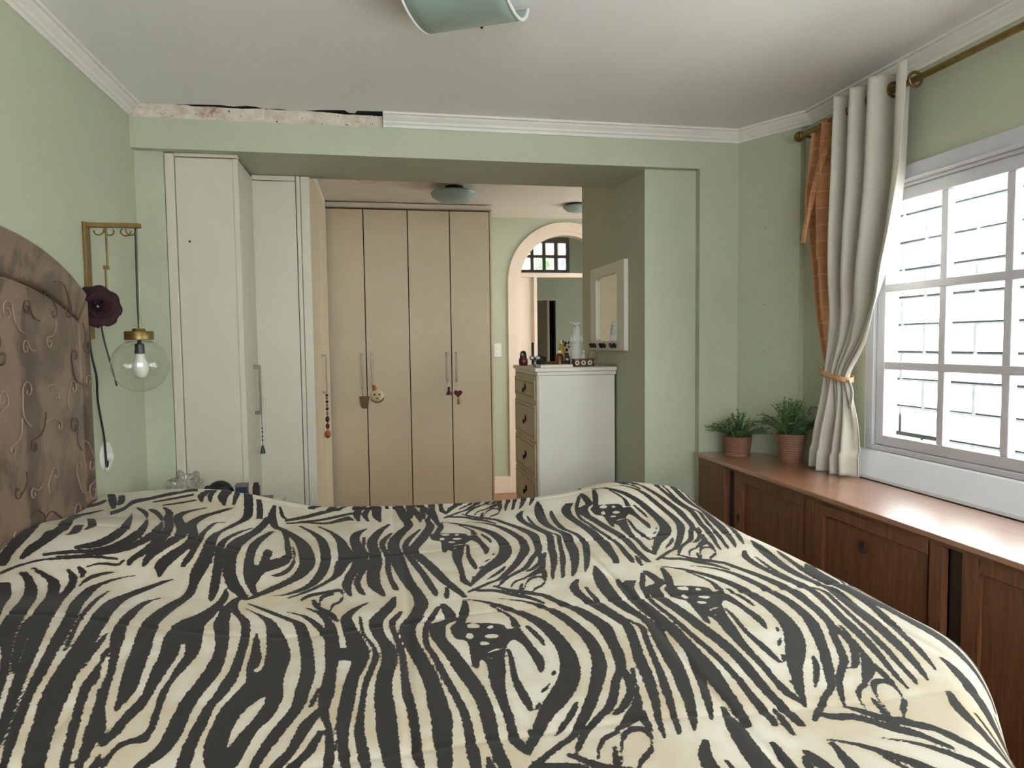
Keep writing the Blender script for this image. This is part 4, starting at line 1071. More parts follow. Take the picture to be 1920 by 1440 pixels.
# embroidered scrolls
rnd = random.Random(42)
def scroll(y, z, r, a0, turns, tail, sgn, x=-1.0645):
    pts = []
    for k in range(25):
        t_ = k/24; rr_ = r*(.18+.82*t_); a = a0 + sgn*turns*2*math.pi*t_
        pts.append((x, y + rr_*math.cos(a), z + rr_*math.sin(a)))
    a = a0 + sgn*turns*2*math.pi; tx, tz = -math.sin(a)*sgn, math.cos(a)*sgn
    p = Vector(pts[-1])
    for k in range(1, 9):
        s = k/8; p2 = p + Vector((0, tx*tail*s + .25*tail*math.sin(s*3)*tz, tz*tail*s - .25*tail*math.sin(s*3)*tx)); pts.append(tuple(p2))
    return pts
spots = []
for z in np.arange(.62, 1.74, .14):
    for y in np.arange(HC-.80, HC+.86, .15):
        yy, zz = y + rnd.uniform(-.03, .03), z + rnd.uniform(-.03, .03)
        if zz < htop(yy)-.05 and abs(yy-HC) < HW-.03: spots.append((yy, zz))
for (y, z) in spots:
    border = z > htop(y)-.14 or abs(y-HC) > iy
    pts = scroll(y, z, rnd.uniform(.018, .042), rnd.uniform(0, 6.28), rnd.uniform(.7, 1.2), rnd.uniform(.05, .13), rnd.choice((-1, 1)), -1.0665 if border else -1.0645)
    pts = [p for p in pts if p[2] < htop(p[1])-.012 and abs(p[1]-HC) < HW-.012]
    if len(pts) > 5: obj('embroidered_scroll', MB().tube(pts, .0022, 5), 'thread_l' if rnd.random() < .62 else 'thread_d', head, smooth=True)

# ------------------------------------------------------------------ comforter
#COMFORTER
IX, IY0, IY1, RB = 1.26, .93, 2.90, .13
def ss(a, b, x):
    t = np.clip((x-a)/(b-a), 0, 1); return t*t*(3-2*t)
def top_height(X, Y):
    z = np.full_like(X, .765)
    z += (.100 + .055*np.exp(-((Y-2.3)/.25)**2))*ss(-.15, -.95, X)*(1 - .25*np.exp(-((Y-1.95)/.13)**2))
    z += .028*np.exp(-((X+.58)/.20)**2 - ((Y-2.85)/.20)**2)
    z += .050*np.exp(-((X-1.02)/.22)**2 - ((Y-2.88)/.25)**2)
    z += .010*np.sin(2.6*X+1.1*Y+.4)*np.sin(2.2*Y-.7*X+1.0) + .003*np.sin(7*X+2*Y)*np.sin(6*Y-2.5*X)
    z += .0015*np.sin(15*X-5*Y)*np.sin(11*Y+3*X)
    z += .030*np.exp(-((Y-2.95)/.22)**2)
    return z
def seam_depth(U, V):
    d = np.zeros_like(U)
    for s in (.60, 1.17, 1.74, 2.31, 2.88): d -= .0035*np.exp(-((V-s-.012*np.sin(5*U))/.010)**2)
    for s in (-.55, .05, .65, 1.22, 1.62): d -= .003*np.exp(-((U-s-.012*np.sin(4*V))/.010)**2)
    return d
def comforter():
    st = .0055
    u = np.arange(-1.056, IX+RB*math.pi/2+.42, st); v = np.arange(IY0-RB*math.pi/2-.40, IY1+RB*math.pi/2+.30, st)
    U, V = np.meshgrid(u, v, indexing='ij')
    IE = IX - .33*ss(1.45, .85, V)
    px, py = np.minimum(U, IE), np.clip(V, IY0, IY1)
    dx, dy = U-px, V-py; d = np.hypot(dx, dy)
    ex, ey = np.where(d > 1e-9, dx/np.maximum(d, 1e-9), 0), np.where(d > 1e-9, dy/np.maximum(d, 1e-9), 0)
    a = np.minimum(d/RB, math.pi/2); rest = np.maximum(d-RB*math.pi/2, 0)
    ang = np.arctan2(dy, dx)
    along = np.where(np.abs(dx) > np.abs(dy), V, U)
    fold = (.018*np.sin(along*17) + .012*np.sin(along*31+1))*ss(0, .35, rest)
    out = RB*np.sin(a) + rest*.06 + .09*ss(0, .25, rest)*np.exp(-((V-1.28)/.17)**2)*(dx > 0) + fold + .012*np.sin(ang*8)*ss(0, .2, d)*(np.abs(dx*dy) > 0)
    X = px + ex*out; Y = py + ey*out
    zt = top_height(np.minimum(U, IE+.05), np.clip(V, IY0-.05, IY1+.05))
    Z = zt + seam_depth(U, V) - RB*(1-np.cos(a)) - rest*.97
    Z = np.maximum(Z, .10 + .02*np.sin(along*9))
    X = np.maximum(X, -1.062)
    sd = stripe_field(U, V)
    nu, nv = U.shape
    verts = np.stack([X, Y, Z], -1).reshape(-1, 3)
    idx = np.arange(nu*nv).reshape(nu, nv)
    quads = np.stack([idx[:-1, :-1], idx[1:, :-1], idx[1:, 1:], idx[:-1, 1:]], -1).reshape(-1, 4)
    me = bpy.data.meshes.new('comforter')
    me.vertices.add(len(verts)); me.vertices.foreach_set('co', verts.astype(np.float32).ravel())
    me.loops.add(len(quads)*4); me.loops.foreach_set('vertex_index', quads.astype(np.int32).ravel())
    me.polygons.add(len(quads)); me.polygons.foreach_set('loop_start', (np.arange(len(quads))*4).astype(np.int32))
    me.polygons.foreach_set('use_smooth', np.ones(len(quads), dtype=bool))
    me.update(calc_edges=True); me.validate()
    at = me.attributes.new('print', 'FLOAT', 'POINT'); at.data.foreach_set('value', sd.astype(np.float32).ravel())
    uvw = me.attributes.new('cloth', 'FLOAT_VECTOR', 'POINT')
    uvw.data.foreach_set('vector', np.stack([U, V, 0*U], -1).astype(np.float32).ravel())
    o = bpy.data.objects.new('comforter', me); COL.objects.link(o)
    return o
# the printed stripes: (on the spotted repeat, light, edge strip, outline on the cloth in millimetres)
PRINT = [
(1, 0, 1, (147, 1838, 158, 1834, 148, 1800, 172, 1793, 151, 1738, 180, 1729, 136, 1725, 169, 1716, 110, 1708, 148, 1698, 107, 1646, 141, 1639, 114, 1615, 145, 1609, 123, 1579, 156, 1572, 136, 1523, 169, 1516, 149, 1450, 183, 1442, 164, 1379, 195, 1372, 173, 1309, 199, 1304, 173, 1248, 198, 1243, 173, 1183, 194, 1179, 176, 1132, 196, 1128, 179, 1092, 198, 1087, 184, 1064, 197, 1061)),
(1, 0, 1, (136, 1822, 145, 1820, 120, 1781, 133, 1777, 99, 1728, 112, 1724, 88, 1643, 99, 1641, 91, 1585, 103, 1582, 103, 1529, 116, 1527, 115, 1438, 129, 1435, 127, 1363, 141, 1360, 135, 1295, 149, 1293, 138, 1235, 152, 1233, 135, 1182, 151, 1179, 133, 1137, 152, 1133, 135, 1102, 150, 1099, 136, 1076, 144, 1074)),
(1, 0, 1, (70, 1779, 100, 1770, 39, 1728, 75, 1718, 37, 1656, 71, 1647, 53, 1565, 86, 1558, 69, 1478, 102, 1472, 78, 1403, 110, 1396, 79, 1335, 115, 1326, 81, 1276, 118, 1268, 80, 1206, 111, 1200, 82, 1160, 107, 1155, 82, 1114, 101, 1110, 77, 1087, 93, 1083)),
(1, 0, 0, (169, 1700, 278, 1672, 292, 1638, 322, 1638, 329, 1591, 335, 1531, 342, 1480, 339, 1442, 324, 1406, 322, 1428, 322, 1473, 317, 1536, 301, 1581, 278, 1563, 269, 1531, 259, 1493, 242, 1396, 214, 1403, 218, 1446, 218, 1485, 206, 1504, 196, 1464, 188, 1479, 190, 1538, 191, 1599, 164, 1626)),
(1, 0, 1, (209, 1842, 217, 1840, 196, 1785, 216, 1778, 182, 1729, 202, 1723, 168, 1677, 187, 1672)),
(1, 0, 1, (274, 1790, 279, 1789, 294, 1749, 302, 1748, 312, 1700, 322, 1697, 307, 1649, 327, 1644)),
(1, 0, 1, (216, 1415, 244, 1408, 213, 1368, 237, 1362, 215, 1316, 233, 1313, 217, 1259, 232, 1256, 215, 1207, 229, 1204, 213, 1162, 233, 1157, 225, 1133, 238, 1130, 232, 1117, 236, 1116)),
(1, 1, 0, (232, 1672, 227, 1664, 216, 1662, 204, 1666, 197, 1676, 198, 1686, 207, 1692, 220, 1691, 230, 1683)),
(1, 1, 0, (209, 1623, 205, 1612, 197, 1608, 191, 1611, 187, 1622, 189, 1634, 194, 1642, 202, 1643, 208, 1635)),
(1, 1, 0, (269, 1608, 264, 1601, 252, 1599, 240, 1604, 233, 1613, 235, 1621, 244, 1625, 256, 1624, 266, 1617)),
(1, 1, 0, (242, 1576, 238, 1570, 229, 1569, 220, 1572, 215, 1579, 216, 1587, 223, 1591, 232, 1590, 240, 1584)),
(1, 1, 0, (265, 1658, 262, 1652, 256, 1650, 249, 1653, 246, 1659, 247, 1667, 252, 1672, 259, 1672, 264, 1666)),
(1, 1, 0, (186, 1569, 182, 1557, 175, 1552, 168, 1556, 164, 1567, 166, 1581, 172, 1590, 180, 1591, 185, 1583)),
(1, 1, 1, (272, 1548, 271, 1542, 253, 1548, 251, 1537, 233, 1540, 231, 1529, 225, 1528, 223, 1515, 228, 1510, 227, 1500, 241, 1509, 240, 1504)),
(1, 1, 1, (322, 1630, 328, 1629, 330, 1590, 339, 1588, 343, 1543, 351, 1540, 351, 1513, 355, 1512)),
(1, 0, 1, (341, 1648, 347, 1647, 346, 1608, 358, 1605, 354, 1568, 365, 1565, 359, 1530, 362, 1529)),
(1, 0, 1, (209, 1852, 223, 1848, 249, 1826, 270, 1820, 289, 1782, 317, 1775, 322, 1739, 354, 1732, 349, 1691, 384, 1683, 369, 1637, 404, 1627, 382, 1556, 416, 1546, 382, 1481, 418, 1471, 367, 1406, 407, 1395, 339, 1347, 383, 1334, 302, 1288, 345, 1277, 278, 1241, 307, 1234, 259, 1193, 278, 1188, 238, 1139, 247, 1137, 233, 1115, 235, 1114)),
(1, 0, 1, (274, 1536, 278, 1535, 272, 1502, 280, 1500, 267, 1464, 276, 1461, 260, 1403, 271, 1400, 259, 1356, 275, 1352, 261, 1312, 277, 1308, 266, 1274, 275, 1272, 268, 1263, 271, 1262)),
(1, 0, 1, (293, 1290, 296, 1290, 285, 1277, 291, 1276, 281, 1265, 283, 1265)),
(1, 0, 1, (331, 1357, 332, 1357, 314, 1339, 320, 1338, 307, 1327, 309, 1327)),
(1, 0, 1, (352, 1407, 354, 1406, 346, 1397, 351, 1395, 344, 1388, 345, 1388)),
(1, 0, 1, (251, 1199, 253, 1199, 250, 1181, 255, 1180, 241, 1155, 246, 1154)),
(1, 0, 1, (307, 1831, 317, 1828, 351, 1806, 367, 1803, 386, 1774, 407, 1770, 412, 1733, 439, 1725, 431, 1674, 460, 1666, 444, 1620, 472, 1611, 456, 1538, 483, 1530, 450, 1450, 477, 1443, 433, 1391, 462, 1384, 404, 1317, 427, 1311, 371, 1252, 392, 1246, 342, 1200, 360, 1195, 318, 1159, 331, 1155, 287, 1136, 300, 1132, 257, 1109, 270, 1106, 228, 1083, 241, 1080, 221, 1070, 225, 1069)),
(1, 0, 1, (363, 1272, 365, 1272, 349, 1253, 358, 1250, 333, 1227, 344, 1224, 307, 1190, 315, 1188, 291, 1166, 293, 1166)),
(1, 0, 1, (383, 1876, 394, 1873, 417, 1837, 434, 1832, 439, 1791, 464, 1785, 461, 1747, 492, 1738, 480, 1704, 513, 1693, 496, 1645, 531, 1633, 507, 1592, 541, 1581, 505, 1510, 530, 1504, 497, 1439, 520, 1433, 485, 1384, 503, 1380, 459, 1337, 475, 1333, 437, 1286, 452, 1282, 411, 1240, 428, 1235, 377, 1204, 391, 1200, 347, 1170, 358, 1166, 324, 1130, 333, 1128, 311, 1097, 313, 1097)),
(1, 0, 1, (490, 1389, 504, 1386, 485, 1331, 501, 1327, 474, 1288, 487, 1284, 451, 1250, 465, 1246, 423, 1216, 436, 1212, 411, 1209, 418, 1207, 405, 1216, 407, 1215)),
(1, 0, 1, (501, 1309, 503, 1309, 481, 1264, 490, 1261, 459, 1226, 479, 1221, 435, 1197, 462, 1190, 420, 1177, 441, 1171, 404, 1158, 414, 1155)),
(1, 0, 1, (410, 1158, 405, 1146, 382, 1144, 377, 1130, 365, 1128, 358, 1108, 355, 1107, 349, 1087, 346, 1083, 345, 1080)),
(1, 0, 1, (381, 1059, 380, 1056, 396, 1106, 388, 1083, 413, 1142, 404, 1117, 429, 1156, 423, 1139, 447, 1156, 442, 1143, 459, 1148, 452, 1131, 460, 1125, 450, 1101, 449, 1098, 440, 1075, 431, 1077, 424, 1059, 412, 1060, 405, 1042, 401, 1038, 398, 1031)),
(1, 0, 1, (466, 1209, 478, 1206, 460, 1176, 474, 1173, 459, 1139, 466, 1137)),
(1, 0, 1, (382, 1106, 385, 1105, 371, 1075, 379, 1074, 365, 1046, 374, 1044, 364, 1017, 368, 1016)),
(1, 0, 1, (164, 1126, 167, 1126, 161, 1104, 170, 1102, 155, 1071, 167, 1068, 157, 1042, 161, 1041)),
(1, 0, 1, (551, 1923, 558, 1921, 518, 1872, 540, 1865, 515, 1809, 540, 1801, 527, 1746, 551, 1737, 543, 1682, 566, 1674, 559, 1624, 582, 1617, 569, 1573, 591, 1567, 555, 1490, 576, 1485, 536, 1410, 559, 1404, 526, 1345, 548, 1339, 514, 1283, 533, 1279, 503, 1231, 517, 1228, 490, 1183, 500, 1181, 481, 1143, 488, 1141, 477, 1112, 479, 1112)),
(1, 0, 1, (558, 1860, 562, 1859, 554, 1797, 564, 1793, 557, 1735, 567, 1731, 569, 1664, 580, 1660, 588, 1607, 598, 1604, 605, 1563, 616, 1560, 592, 1495, 603, 1492, 577, 1419, 588, 1416, 562, 1348, 575, 1345, 546, 1287, 562, 1284, 534, 1235, 547, 1232, 522, 1186, 532, 1185, 510, 1137, 519, 1136, 506, 1118, 508, 1118)),
(1, 0, 1, (638, 2025, 643, 2023, 612, 1949, 642, 1941, 595, 1860, 632, 1850, 590, 1764, 625, 1751, 600, 1681, 631, 1671, 621, 1613, 646, 1606, 626, 1565, 657, 1557, 614, 1489, 646, 1481, 602, 1412, 636, 1403, 594, 1352, 623, 1345, 580, 1285, 606, 1280, 564, 1214, 582, 1210, 548, 1158, 560, 1156, 539, 1123, 541, 1123)),
(1, 0, 1, (666, 1900, 672, 1898, 653, 1855, 669, 1851, 648, 1799, 664, 1794, 643, 1715, 660, 1710, 647, 1640, 664, 1635, 664, 1586, 681, 1582, 672, 1539, 687, 1535, 671, 1495, 689, 1491, 663, 1429, 683, 1424, 642, 1346, 661, 1341, 620, 1266, 636, 1263, 600, 1197, 611, 1196, 587, 1152, 589, 1152)),
(1, 0, 1, (245, 1928, 243, 1913, 266, 1915, 263, 1898, 310, 1903, 307, 1884, 349, 1865, 345, 1843, 388, 1834, 383, 1813, 420, 1782, 418, 1771)),
(1, 0, 1, (308, 1938, 306, 1929, 354, 1894, 350, 1873, 401, 1861, 397, 1841, 440, 1831, 435, 1812, 478, 1746, 476, 1740)),
(1, 0, 1, (515, 1378, 520, 1376, 499, 1322, 505, 1320, 495, 1317, 497, 1316)),
(0, 0, 1, (24, 1925, 29, 1923, -4, 1860, 26, 1853, -34, 1797, 0, 1789, -40, 1757, -8, 1749, -31, 1691, -3, 1682, -11, 1608, 20, 1600, -10, 1538, 22, 1531, -20, 1465, 11, 1459, -24, 1408, 9, 1401, -23, 1343, 13, 1334, -20, 1281, 16, 1272, -18, 1225, 17, 1216, -11, 1180, 18, 1174, -5, 1133, 19, 1128, 0, 1103, 17, 1099)),
(0, 0, 1, (39, 1818, 44, 1816, 19, 1784, 35, 1780, 9, 1744, 22, 1741, 19, 1661, 30, 1658, 28, 1584, 41, 1581, 31, 1504, 44, 1501, 31, 1437, 45, 1434, 31, 1379, 49, 1375, 37, 1339, 53, 1335, 40, 1286, 55, 1282, 42, 1215, 56, 1212, 41, 1161, 56, 1158, 49, 1129, 58, 1127, 53, 1106, 55, 1106)),
(0, 0, 1, (-66, 1814, -64, 1814, -63, 1764, -58, 1762, -55, 1698, -50, 1697, -32, 1622, -26, 1620, -30, 1564, -18, 1561, -40, 1501, -28, 1498, -49, 1437, -39, 1435, -53, 1371, -44, 1369, -56, 1319, -45, 1317, -59, 1262, -44, 1258, -55, 1216, -39, 1212, -50, 1173, -33, 1169, -44, 1140, -31, 1138, -38, 1114, -34, 1113)),
(0, 0, 1, (-48, 1899, -44, 1898, -89, 1864, -71, 1859, -111, 1818, -87, 1811, -109, 1776, -79, 1768, -97, 1695, -58, 1684, -86, 1617, -40, 1602, -76, 1543, -45, 1534, -84, 1481, -59, 1474, -89, 1423, -63, 1417, -92, 1369, -66, 1363, -94, 1318, -69, 1312, -91, 1269, -72, 1265, -87, 1223, -71, 1219, -82, 1179, -67, 1176, -75, 1147, -65, 1145, -71, 1120, -65, 1119)),
(0, 0, 1, (-128, 1645, -123, 1571, -103, 1637, -100, 1571, -75, 1628, -73, 1562)),
(0, 0, 1, (-211, 1905, -204, 1904, -178, 1862, -161, 1857, -155, 1805, -135, 1800, -146, 1740, -119, 1732, -142, 1686, -112, 1677, -138, 1619, -105, 1608, -131, 1546, -108, 1539, -132, 1481, -107, 1474, -134, 1422, -107, 1416, -133, 1377, -112, 1373, -127, 1335, -112, 1332, -112, 1283, -103, 1281, -109, 1237, -97, 1234, -107, 1193, -93, 1190, -106, 1153, -93, 1150, -104, 1126, -95, 1125)),
(0, 0, 1, (-257, 1884, -250, 1883, -216, 1852, -203, 1849, -183, 1795, -166, 1792, -161, 1744, -147, 1740, -147, 1702, -136, 1699, -137, 1662, -127, 1659)),
(0, 0, 1, (-366, 1937, -361, 1937, -317, 1893, -301, 1894, -265, 1844, -245, 1842, -230, 1803, -205, 1799, -210, 1722, -182, 1718, -196, 1647, -169, 1642, -186, 1574, -159, 1568, -182, 1506, -154, 1499, -184, 1443, -157, 1438, -183, 1387, -160, 1383, -191, 1346, -169, 1343, -203, 1308, -181, 1305, -213, 1269, -192, 1266, -220, 1235, -202, 1233, -225, 1203, -210, 1201, -228, 1176, -215, 1174, -229, 1151, -221, 1149)),
(0, 0, 1, (-141, 1446, -136, 1445, -146, 1402, -140, 1400, -150, 1370, -145, 1369)),
(0, 0, 1, (-135, 1357, -122, 1354, -158, 1311, -136, 1307, -166, 1266, -147, 1263, -173, 1224, -157, 1221, -187, 1194, -167, 1190, -195, 1171, -178, 1168, -201, 1142, -189, 1140)),
(0, 0, 1, (-125, 1276, -115, 1274, -139, 1225, -125, 1222, -150, 1194, -134, 1191, -166, 1174, -148, 1170, -173, 1144, -160, 1142)),
(0, 0, 0, (-365, 1904, -328, 1864, -297, 1804, -280, 1708, -269, 1629, -266, 1561, -277, 1537, -285, 1550, -278, 1574, -279, 1608, -289, 1656, -301, 1714, -311, 1746, -310, 1706, -302, 1627, -299, 1559, -289, 1495, -302, 1429, -313, 1374, -315, 1315, -315, 1275, -311, 1230, -294, 1183, -254, 1179, -245, 1226, -235, 1297, -219, 1329, -211, 1379, -208, 1423, -217, 1498, -217, 1565, -217, 1621, -237, 1709, -273, 1805, -302, 1848)),
(0, 1, 0, (-239, 1423, -236, 1392, -248, 1331, -262, 1282, -273, 1236, -279, 1253, -280, 1314, -271, 1368, -253, 1410)),
(0, 0, 1, (-397, 1970, -384, 1973, -408, 1924, -389, 1928, -390, 1872, -374, 1875, -363, 1822, -344, 1826, -347, 1764, -330, 1766, -337, 1679, -320, 1681, -333, 1609, -316, 1611, -331, 1550, -312, 1552, -336, 1487, -312, 1489, -339, 1428, -320, 1428, -345, 1385, -329, 1385, -347, 1316, -328, 1316, -348, 1255, -329, 1255, -343, 1186, -324, 1185, -337, 1160, -325, 1160)),
(0, 0, 1, (-381, 1986, -371, 1988, -401, 1961, -383, 1964, -415, 1914, -399, 1917, -419, 1866, -395, 1871, -416, 1784, -384, 1792, -395, 1706, -368, 1711, -380, 1628, -357, 1633, -380, 1544, -351, 1548, -385, 1477, -357, 1479, -391, 1415, -365, 1416, -391, 1353, -366, 1354, -389, 1296, -362, 1297, -388, 1254, -365, 1255, -395, 1222, -370, 1223, -405, 1195, -385, 1196, -411, 1170, -395, 1170)),
(0, 0, 0, (-437, 2016, -436, 1962, -445, 1908, -463, 1846, -484, 1804, -498, 1765, -501, 1722, -497, 1660, -484, 1593, -479, 1530, -473, 1474, -466, 1420, -469, 1384, -474, 1339, -477, 1288, -478, 1246, -472, 1239, -466, 1264, -461, 1286, -459, 1327, -452, 1361, -451, 1402, -452, 1439, -453, 1483, -452, 1543, -451, 1600, -459, 1647, -455, 1662, -446, 1650, -436, 1603, -438, 1551, -437, 1480, -438, 1431, -430, 1379, -426, 1340, -420, 1299, -426, 1276, -443, 1262, -454, 1233, -456, 1194, -454, 1182, -450, 1188, -449, 1225, -437, 1250, -418, 1256, -411, 1269, -412, 1309, -417, 1351, -425, 1411, -429, 1476, -422, 1530, -415, 1588, -415, 1642, -430, 1730, -435, 1780, -429, 1835, -424, 1903, -420, 1966, -429, 2001)),
(0, 0, 1, (-549, 2926, -521, 2930, -523, 2787, -495, 2801, -510, 2676, -484, 2688, -535, 2581, -517, 2592, -557, 2451, -539, 2474, -555, 2311, -529, 2334, -547, 2229, -515, 2249, -545, 2145, -508, 2160, -543, 2083, -509, 2091, -533, 2025, -512, 2029, -531, 1971, -508, 1974, -548, 1915, -517, 1921, -560, 1851, -528, 1860, -566, 1779, -536, 1790, -567, 1744, -534, 1754, -555, 1667, -522, 1676, -542, 1597, -509, 1607, -532, 1534, -500, 1543, -521, 1478, -491, 1486, -512, 1437, -485, 1443, -503, 1403, -485, 1406, -499, 1378, -488, 1380, -492, 1353, -491, 1353)),
(0, 0, 1, (-581, 1934, -577, 1934, -609, 1904, -596, 1907, -618, 1844, -601, 1850, -618, 1772, -597, 1779, -616, 1728, -596, 1735, -602, 1652, -578, 1659, -579, 1585, -565, 1590, -558, 1514, -547, 1517, -547, 1460, -536, 1463, -536, 1410, -526, 1413, -523, 1364, -514, 1366, -504, 1302, -492, 1304, -480, 1246, -476, 1246)),
(0, 0, 1, (-586, 1605, -581, 1607, -589, 1569, -580, 1572, -578, 1527, -575, 1528)),
(0, 0, 1, (-583, 2042, -580, 2043, -602, 2030, -589, 2031, -635, 1998, -612, 2000, -668, 1955, -639, 1958, -691, 1899, -656, 1906, -684, 1799, -650, 1811, -671, 1710, -638, 1720, -660, 1635, -627, 1644, -650, 1566, -615, 1575, -642, 1503, -605, 1513, -634, 1448, -598, 1457, -625, 1389, -586, 1398, -611, 1335, -577, 1343, -596, 1286, -566, 1291, -584, 1238, -553, 1243, -570, 1194, -541, 1198, -558, 1167, -532, 1170, -547, 1145, -527, 1147)),
(0, 0, 1, (-618, 1670, -615, 1671, -616, 1610, -608, 1612, -611, 1556, -604, 1558, -601, 1496, -599, 1497)),
(0, 0, 1, (-580, 1520, -576, 1521, -577, 1463, -561, 1467, -574, 1421, -561, 1424, -561, 1365, -549, 1367, -550, 1320, -538, 1323, -537, 1270, -525, 1272, -524, 1223, -513, 1225, -510, 1173, -499, 1175, -501, 1150, -493, 1151)),
(0, 0, 1, (-546, 1428, -542, 1430, -531, 1372, -521, 1374, -522, 1326, -506, 1329, -512, 1275, -492, 1278, -500, 1227, -485, 1229, -490, 1183, -481, 1184, -481, 1153, -474, 1153)),
(0, 0, 1, (-468, 1216, -466, 1216, -470, 1186, -460, 1186, -470, 1157, -459, 1159)),
(0, 0, 1, (-677, 2049, -674, 2049, -715, 2031, -706, 2032, -749, 2004, -733, 2006, -773, 1967, -748, 1970, -767, 1883, -741, 1888, -736, 1762, -713, 1768, -720, 1696, -698, 1702, -704, 1617, -682, 1622, -690, 1557, -672, 1561, -676, 1490, -658, 1494, -663, 1431, -648, 1434, -652, 1383, -640, 1386, -639, 1331, -627, 1332, -627, 1281, -614, 1283, -613, 1234, -602, 1236, -600, 1198, -592, 1199, -589, 1163, -582, 1164)),
(0, 0, 1, (-718, 1961, -715, 1962, -725, 1903, -717, 1905, -712, 1812, -704, 1814, -699, 1735, -693, 1737, -686, 1673, -681, 1675, -677, 1630, -671, 1632, -660, 1563, -658, 1564)),
(0, 0, 1, (-850, 2053, -844, 2054, -830, 2021, -814, 2022, -821, 1978, -803, 1979, -814, 1906, -796, 1907, -785, 1784, -765, 1786, -771, 1711, -748, 1714, -770, 1687, -742, 1691, -748, 1616, -724, 1620, -722, 1532, -701, 1535, -701, 1463, -684, 1466, -682, 1398, -666, 1400, -665, 1344, -651, 1346, -650, 1294, -637, 1296, -636, 1251, -625, 1252, -625, 1214, -616, 1215)),
(0, 0, 1, (-938, 2060, -932, 2060, -905, 2031, -888, 2031, -875, 2002, -850, 2002, -852, 1946, -828, 1947, -824, 1847, -801, 1848, -798, 1742, -772, 1745, -791, 1684, -761, 1688, -768, 1607, -751, 1609, -730, 1506, -719, 1507, -706, 1451, -704, 1451)),
(0, 0, 1, (-963, 2046, -946, 2045, -931, 2004, -909, 2003, -903, 1939, -874, 1937, -862, 1805, -830, 1804, -836, 1697, -802, 1699, -803, 1611, -776, 1613, -761, 1535, -747, 1536, -718, 1433, -707, 1435, -700, 1385, -692, 1386, -679, 1324, -672, 1325)),
(0, 0, 1, (-994, 2004, -965, 2001, -957, 1936, -932, 1933, -922, 1842, -900, 1838, -879, 1723, -857, 1722)),
(0, 0, 1, (-560, 2613, -556, 2615, -592, 2558, -582, 2566, -590, 2426, -580, 2438, -581, 2320, -568, 2331, -576, 2204, -562, 2211, -579, 2150, -562, 2156, -575, 2112, -568, 2114)),
(0, 0, 1, (-466, 2588, -460, 2591, -497, 2513, -484, 2523, -515, 2383, -501, 2397, -516, 2285, -499, 2298, -500, 2183, -480, 2193, -487, 2097, -467, 2103, -476, 2019, -456, 2024, -466, 1957, -453, 1959, -458, 1932, -455, 1933)),
(0, 0, 1, (-435, 2710, -427, 2714, -444, 2643, -419, 2654, -463, 2536, -430, 2554, -485, 2411, -445, 2446, -491, 2277, -453, 2305, -474, 2175, -443, 2189, -455, 2089, -424, 2099, -429, 2022, -395, 2028, -390, 1971, -370, 1975, -374, 1957, -367, 1958)),
(0, 0, 1, (-400, 2575, -387, 2583, -423, 2480, -399, 2495, -432, 2348, -407, 2366, -421, 2223, -399, 2234, -407, 2123, -378, 2132, -388, 2056, -367, 2060, -363, 2001, -351, 2004, -349, 1987, -346, 1987)),
(0, 0, 0, (-388, 2192, -379, 2196, -377, 2245, -381, 2322, -376, 2354, -358, 2334, -355, 2254, -322, 2308, -303, 2338, -296, 2251, -326, 2186, -354, 2146, -364, 2065, -371, 2042, -394, 2127)),
(0, 0, 1, (-366, 2615, -348, 2621, -338, 2487, -325, 2492, -323, 2381, -307, 2387, -307, 2301, -294, 2306)),
(0, 0, 1, (-302, 2420, -295, 2363, -286, 2330, -279, 2263, -290, 2218, -285, 2176, -310, 2157, -307, 2130, -330, 2133, -329, 2127)),
(0, 0, 1, (-399, 2633, -377, 2642, -347, 2571, -320, 2581, -301, 2468, -262, 2480, -274, 2340, -228, 2352, -262, 2234, -218, 2240, -270, 2149, -233, 2153, -292, 2094, -259, 2098, -323, 2047, -291, 2051, -346, 2009, -321, 2012, -371, 1971, -354, 1973, -382, 1956, -372, 1957)),
(0, 0, 1, (-312, 2672, -302, 2674, -268, 2610, -249, 2613, -232, 2519, -204, 2524, -210, 2386, -179, 2388, -200, 2269, -171, 2269, -204, 2166, -176, 2166, -222, 2080, -197, 2079, -253, 2031, -231, 2029, -283, 2002, -268, 2003, -308, 1992, -304, 1992)),
(0, 0, 1, (-244, 2679, -236, 2680, -199, 2617, -185, 2618, -168, 2525, -140, 2524, -155, 2418, -114, 2411, -147, 2324, -95, 2316, -153, 2240, -115, 2235, -154, 2153, -130, 2149, -173, 2098, -158, 2096, -220, 2030, -205, 2029, -268, 1979, -263, 1979)),
(0, 0, 1, (-229, 1970, -227, 1957, -210, 2002, -208, 1982, -164, 2020, -162, 1999, -127, 2026, -126, 2004, -117, 1989, -115, 1947, -124, 1933, -123, 1916, -139, 1918, -138, 1901, -144, 1893, -142, 1856)),
(0, 0, 1, (-173, 1924, -172, 1915, -179, 1975, -176, 1935, -166, 1994, -164, 1973, -144, 2000, -143, 1983)),
(0, 0, 1, (-199, 1959, -192, 1958, -188, 1909, -173, 1906, -156, 1856, -135, 1850, -134, 1816, -124, 1813, -121, 1792, -118, 1791)),
(0, 0, 1, (-65, 2641, -59, 2640, -109, 2595, -80, 2590, -118, 2521, -86, 2516, -105, 2409, -65, 2400, -96, 2330, -52, 2322, -102, 2221, -65, 2215, -118, 2124, -91, 2119, -120, 2044, -97, 2039, -97, 1962, -92, 1961)),
(0, 0, 1, (-74, 2544, -66, 2543, -71, 2401, -63, 2399, -46, 2313, -36, 2311, -55, 2253, -43, 2250, -78, 2154, -62, 2151, -87, 2070, -72, 2067, -73, 1988, -58, 1983, -58, 1960, -53, 1958)),
